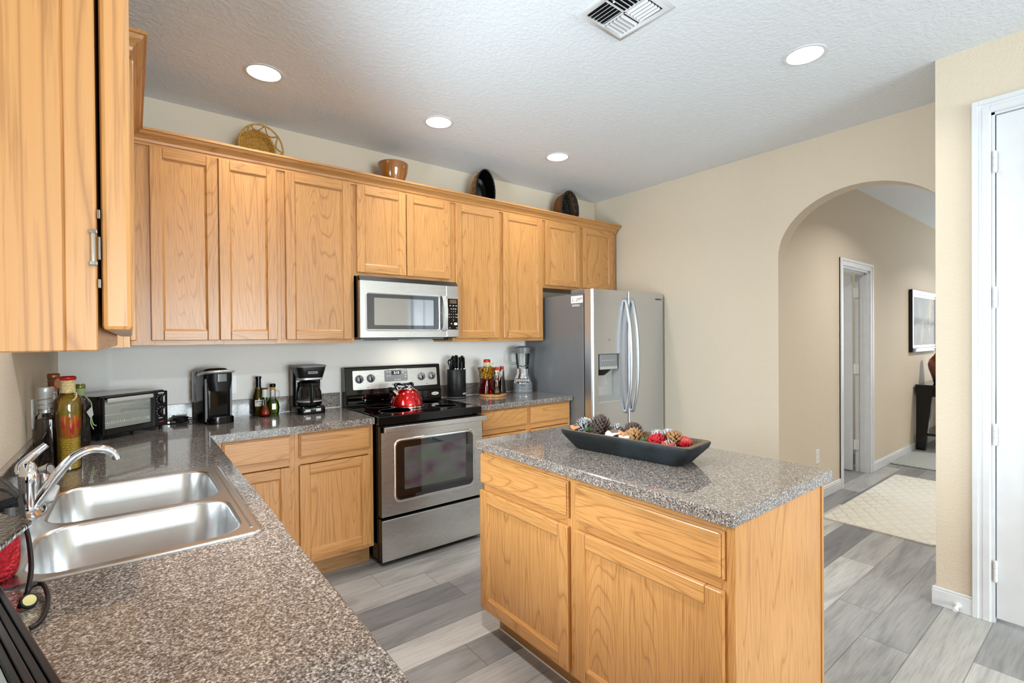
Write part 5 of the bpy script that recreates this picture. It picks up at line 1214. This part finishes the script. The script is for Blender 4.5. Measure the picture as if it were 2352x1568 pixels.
for sx in (1, -1):
    for yb, sy in ((ty0+.01, 1), (ty1-.005, -1)):
        m = MB(); xb = tx0+.02 if sx > 0 else tx1-.08
        m.prism([(yb, .015), (yb, .765), (yb+sy*.165, .765), (yb+sy*.15, .66), (yb+sy*.085, .015)], xb, xb+.06, 0, 'black'); build('leg', m, t)
m = MB(); m.box(tx0+.05, tx1-.05, ty0+.03, ty1-.03, .19, .22, 'black', .003); build('lower_shelf', m, t)
def vase_mat():
    k = NT('brown_ombre_glaze'); k.set(Roughness=.12, Coat_Weight=.4); tc = k.node('ShaderNodeTexCoord'); sp = k.node('ShaderNodeSeparateXYZ'); k.link(tc.outputs['Object'], sp.inputs[0])
    n = k.noise(tc.outputs['Object'], 12, 3); h = k.math('ADD', sp.outputs[2], k.math('MULTIPLY', n, .08)); k.col(k.ramp(k.math('MULTIPLY', h, 2.2), [(.15, lin((26, 16, 14))), (.5, lin((110, 44, 20))), (.9, lin((142, 66, 30)))])); return k.m
c = (8.13, -2.04, .80)
m = MB(); m.lathe([(0, 0), (.075, 0), (.078, .006), (.095, .08), (.125, .18), (.132, .23), (.118, .29), (.075, .34), (.058, .375), (.062, .41), (.075, .428), (.07, .43), (.055, .405), (.05, .37), (0, .36)], vase_mat(), c, 44)
tag(build('vase', m, loc=c), 'brown and black glazed vase standing on the console table', 'vase')
t = thing('door_stop', 'small white spring door stop on the baseboard beside the closet door', 'door stop', (XC-.015, -2.967, .035))
m = MB(); m.cyl((XC-.015, -2.967, .035), (XC-.021, -2.967, .035), .014, 'white', 16); m.cyl((XC-.021, -2.967, .035), (XC-.060, -2.967, .032), .007, 'white', 14, .006); build('spring', m, t)
m = MB(); m.cyl((XC-.058, -2.967, .032), (XC-.076, -2.967, .031), .010, 'white', 16, .009); build('rubber_tip', m, t)

# ------------------------------------------------------------------ things crowding the near left corner
def knit(name):
    k = NT(name); k.set(Roughness=.9); v = k.coords(); w = k.node('ShaderNodeTexVoronoi'); w.inputs['Scale'].default_value = 120; k.link(v, w.inputs['Vector'])
    k.col(k.mix(w.outputs['Distance'], lin((236, 52, 66)), lin((190, 20, 36)))); k.bump(k.math('SUBTRACT', 1.0, w.outputs['Distance']), .8, .01); return k.m
c = (.074, -2.118, .9196)
m = MB(); m.lathe([(0, 0), (.040, 0), (.047, .008), (.051, .03), (.0505, .08), (.048, .098), (.04, .1035), (0, .1038)], knit('red_knit'), c, 36)
tag(build('knitted_jar_cover', m, loc=c), 'bright red knitted round holder on the near corner of the sink', 'holder')
zt_ = 1.0236
def hammered(name):
    k = NT(name); k.set(Base_Color=lin((12, 13, 14)), Roughness=.1, Coat_Weight=.6); w = k.node('ShaderNodeTexVoronoi'); w.inputs['Scale'].default_value = 75; k.link(k.coords(), w.inputs['Vector']); k.bump(w.outputs['Distance'], .9, .01); return k.m
pl = [(.147, -2.151), (.030, -1.960), (.024, -1.965), (.024, -2.375), (.108, -2.375)]
m = MB(); m.prism(pl, zt_, zt_+.013, 2, hammered('hammered_black'), .004)
tag(build('black_dish', m, loc=(.08, -2.16, zt_)), 'shiny black dimpled dish with a pointed corner resting on the red holder', 'dish')
t = thing('soap_dispenser', 'dark metal soap dispenser with a thick round head, in front of the faucet', 'dispenser', (.046, -1.755, .914))
m = MB(); m.lathe([(0, 0.0006), (.02, .0006), (.02, .006), (.011, .01), (.011, .05), (.014, .055)], 'grey', (.058, -1.755, .9195), 20); build('stem', m, t)
m = MB(); m.tube([(.026, -1.755, .976), (.055, -1.752, .982), (.088, -1.749, .989)], .0135, 'blackm', 20, radii=[.015, .0155, .0165]); m.cyl((.088, -1.749, .989), (.0885, -1.749, .989), .013, 'grey', 20); build('head', m, t)
t = thing('appliance_cord', 'thin black cord with a round yellowish disc looping onto the worktop by the sink', 'cord', (.15, -2.26, .914))
m = MB(); m.tube(CR([(.045, -1.775, 1.055), (.084, -1.889, 1.050), (.105, -1.968, 1.045), (.128, -2.085, 1.012), (.139, -2.131, .99), (.151, -2.205, .96), (.154, -2.264, .94), (.151, -2.275, .928), (.146, -2.295, .921)], 7), .0042, 'blackm', 10)
m.tube(CR([(.150, -2.261, .928), (.156, -2.234, .931), (.170, -2.237, .931), (.183, -2.293, .928), (.186, -2.355, .924), (.181, -2.385, .921), (.171, -2.394, .919)], 7), .0040, 'blackm', 10)
m.tube(CR([(.060, -1.90, 1.056), (.085, -1.935, 1.052), (.105, -1.975, 1.044)], 6), .0042, 'blackm', 10); build('cord', m, t)
m = MB(); R = (Matrix.Rotation(math.radians(25), 3, 'Z') @ Matrix.Rotation(math.radians(55), 3, 'X'))
dm = flat('cream_disc', (206, 196, 128), .4)
m.T = T4((.158, -2.295, .9275)) @ R.to_4x4(); m.lathe([(0, -.003), (.012, -.003), (.0135, 0), (.012, .003), (0, .003)], 'blackm', seg=24); m.lathe([(0, .0028), (.0095, .0028), (.0095, .0042), (0, .0048)], dm, seg=24); m.T = Matrix.Identity(4); build('disc', m, t)
t = thing('glass_topped_tray', 'black ribbed-edged box with a pale glass top in the bottom left corner', 'tray', (.12, -2.6, ZC))
A, B = Vector((.130, -2.351, 0)), Vector((.241, -2.742, 0)); d = (B-A).normalized(); n = Vector((-d.y, d.x, 0))
if n.x > 0: n = -n
P = lambda u, v: (A+d*u+n*v)
z0, z1 = ZC, .99
foot = [P(0, 0), P(.62, 0), Vector((.026, P(.62, 0).y, 0)), Vector((.026, P(0, 0).y, 0))]
m = MB(); m.prism([(p.x, p.y) for p in foot], z0, z1-.012, 2, 'black'); build('base', m, t)
m = MB()
for k in range(4):
    a, b = .0095*k, .0095*k+.0085; hz = z1-.001*(k % 2)
    m.prism([(p.x, p.y) for p in (P(0, a), P(.62, a), P(.62, b), P(0, b))], z1-.012, hz, 2, flat('navy_black', (8, 15, 24), .28, 0, .35, .1) if k % 2 == 0 else 'blackm', .0016)
build('ribbed_edge', m, t)
m = MB(); m.prism([(p.x, p.y) for p in (P(0, .038), P(.62, .038), Vector((.028, P(.62, 0).y, 0)), Vector((.028, P(0, .0).y, 0)))], z1-.012, z1-.004, 2, flat('pale_glass', (132, 144, 141), .2, 0, .4)); build('glass_top', m, t)

# ------------------------------------------------------------------ groups of like things
GROUPS = {'oil_bottle': 'red-capped oil bottles on the round board', 'dressing_bottle': 'oil bottles by the backsplash', 'pepper_bottle': 'decorative bottles in the corner', 'decanter_bottle': 'decorative bottles in the corner',
          'wine_bottle': 'decorative bottles in the corner', 'wall_outlet': 'white wall outlets', 'worktop': 'speckled worktops', 'wicker_basket': 'oval baskets on the wall cabinets', 'potpourri': None,
          'dried_peel': 'potpourri pieces in the dough bowl', 'white_shell': 'potpourri pieces in the dough bowl', 'dried_slice': 'potpourri pieces in the dough bowl', 'pine_sprig': 'potpourri pieces in the dough bowl', 'seed_pod': 'potpourri pieces in the dough bowl'}
for o in D.objects:
    g = GROUPS.get(o.name.split('.')[0])
    if o.parent is None and g and not o.get('group'): o['group'] = g
    if '_local' in o: del o['_local']
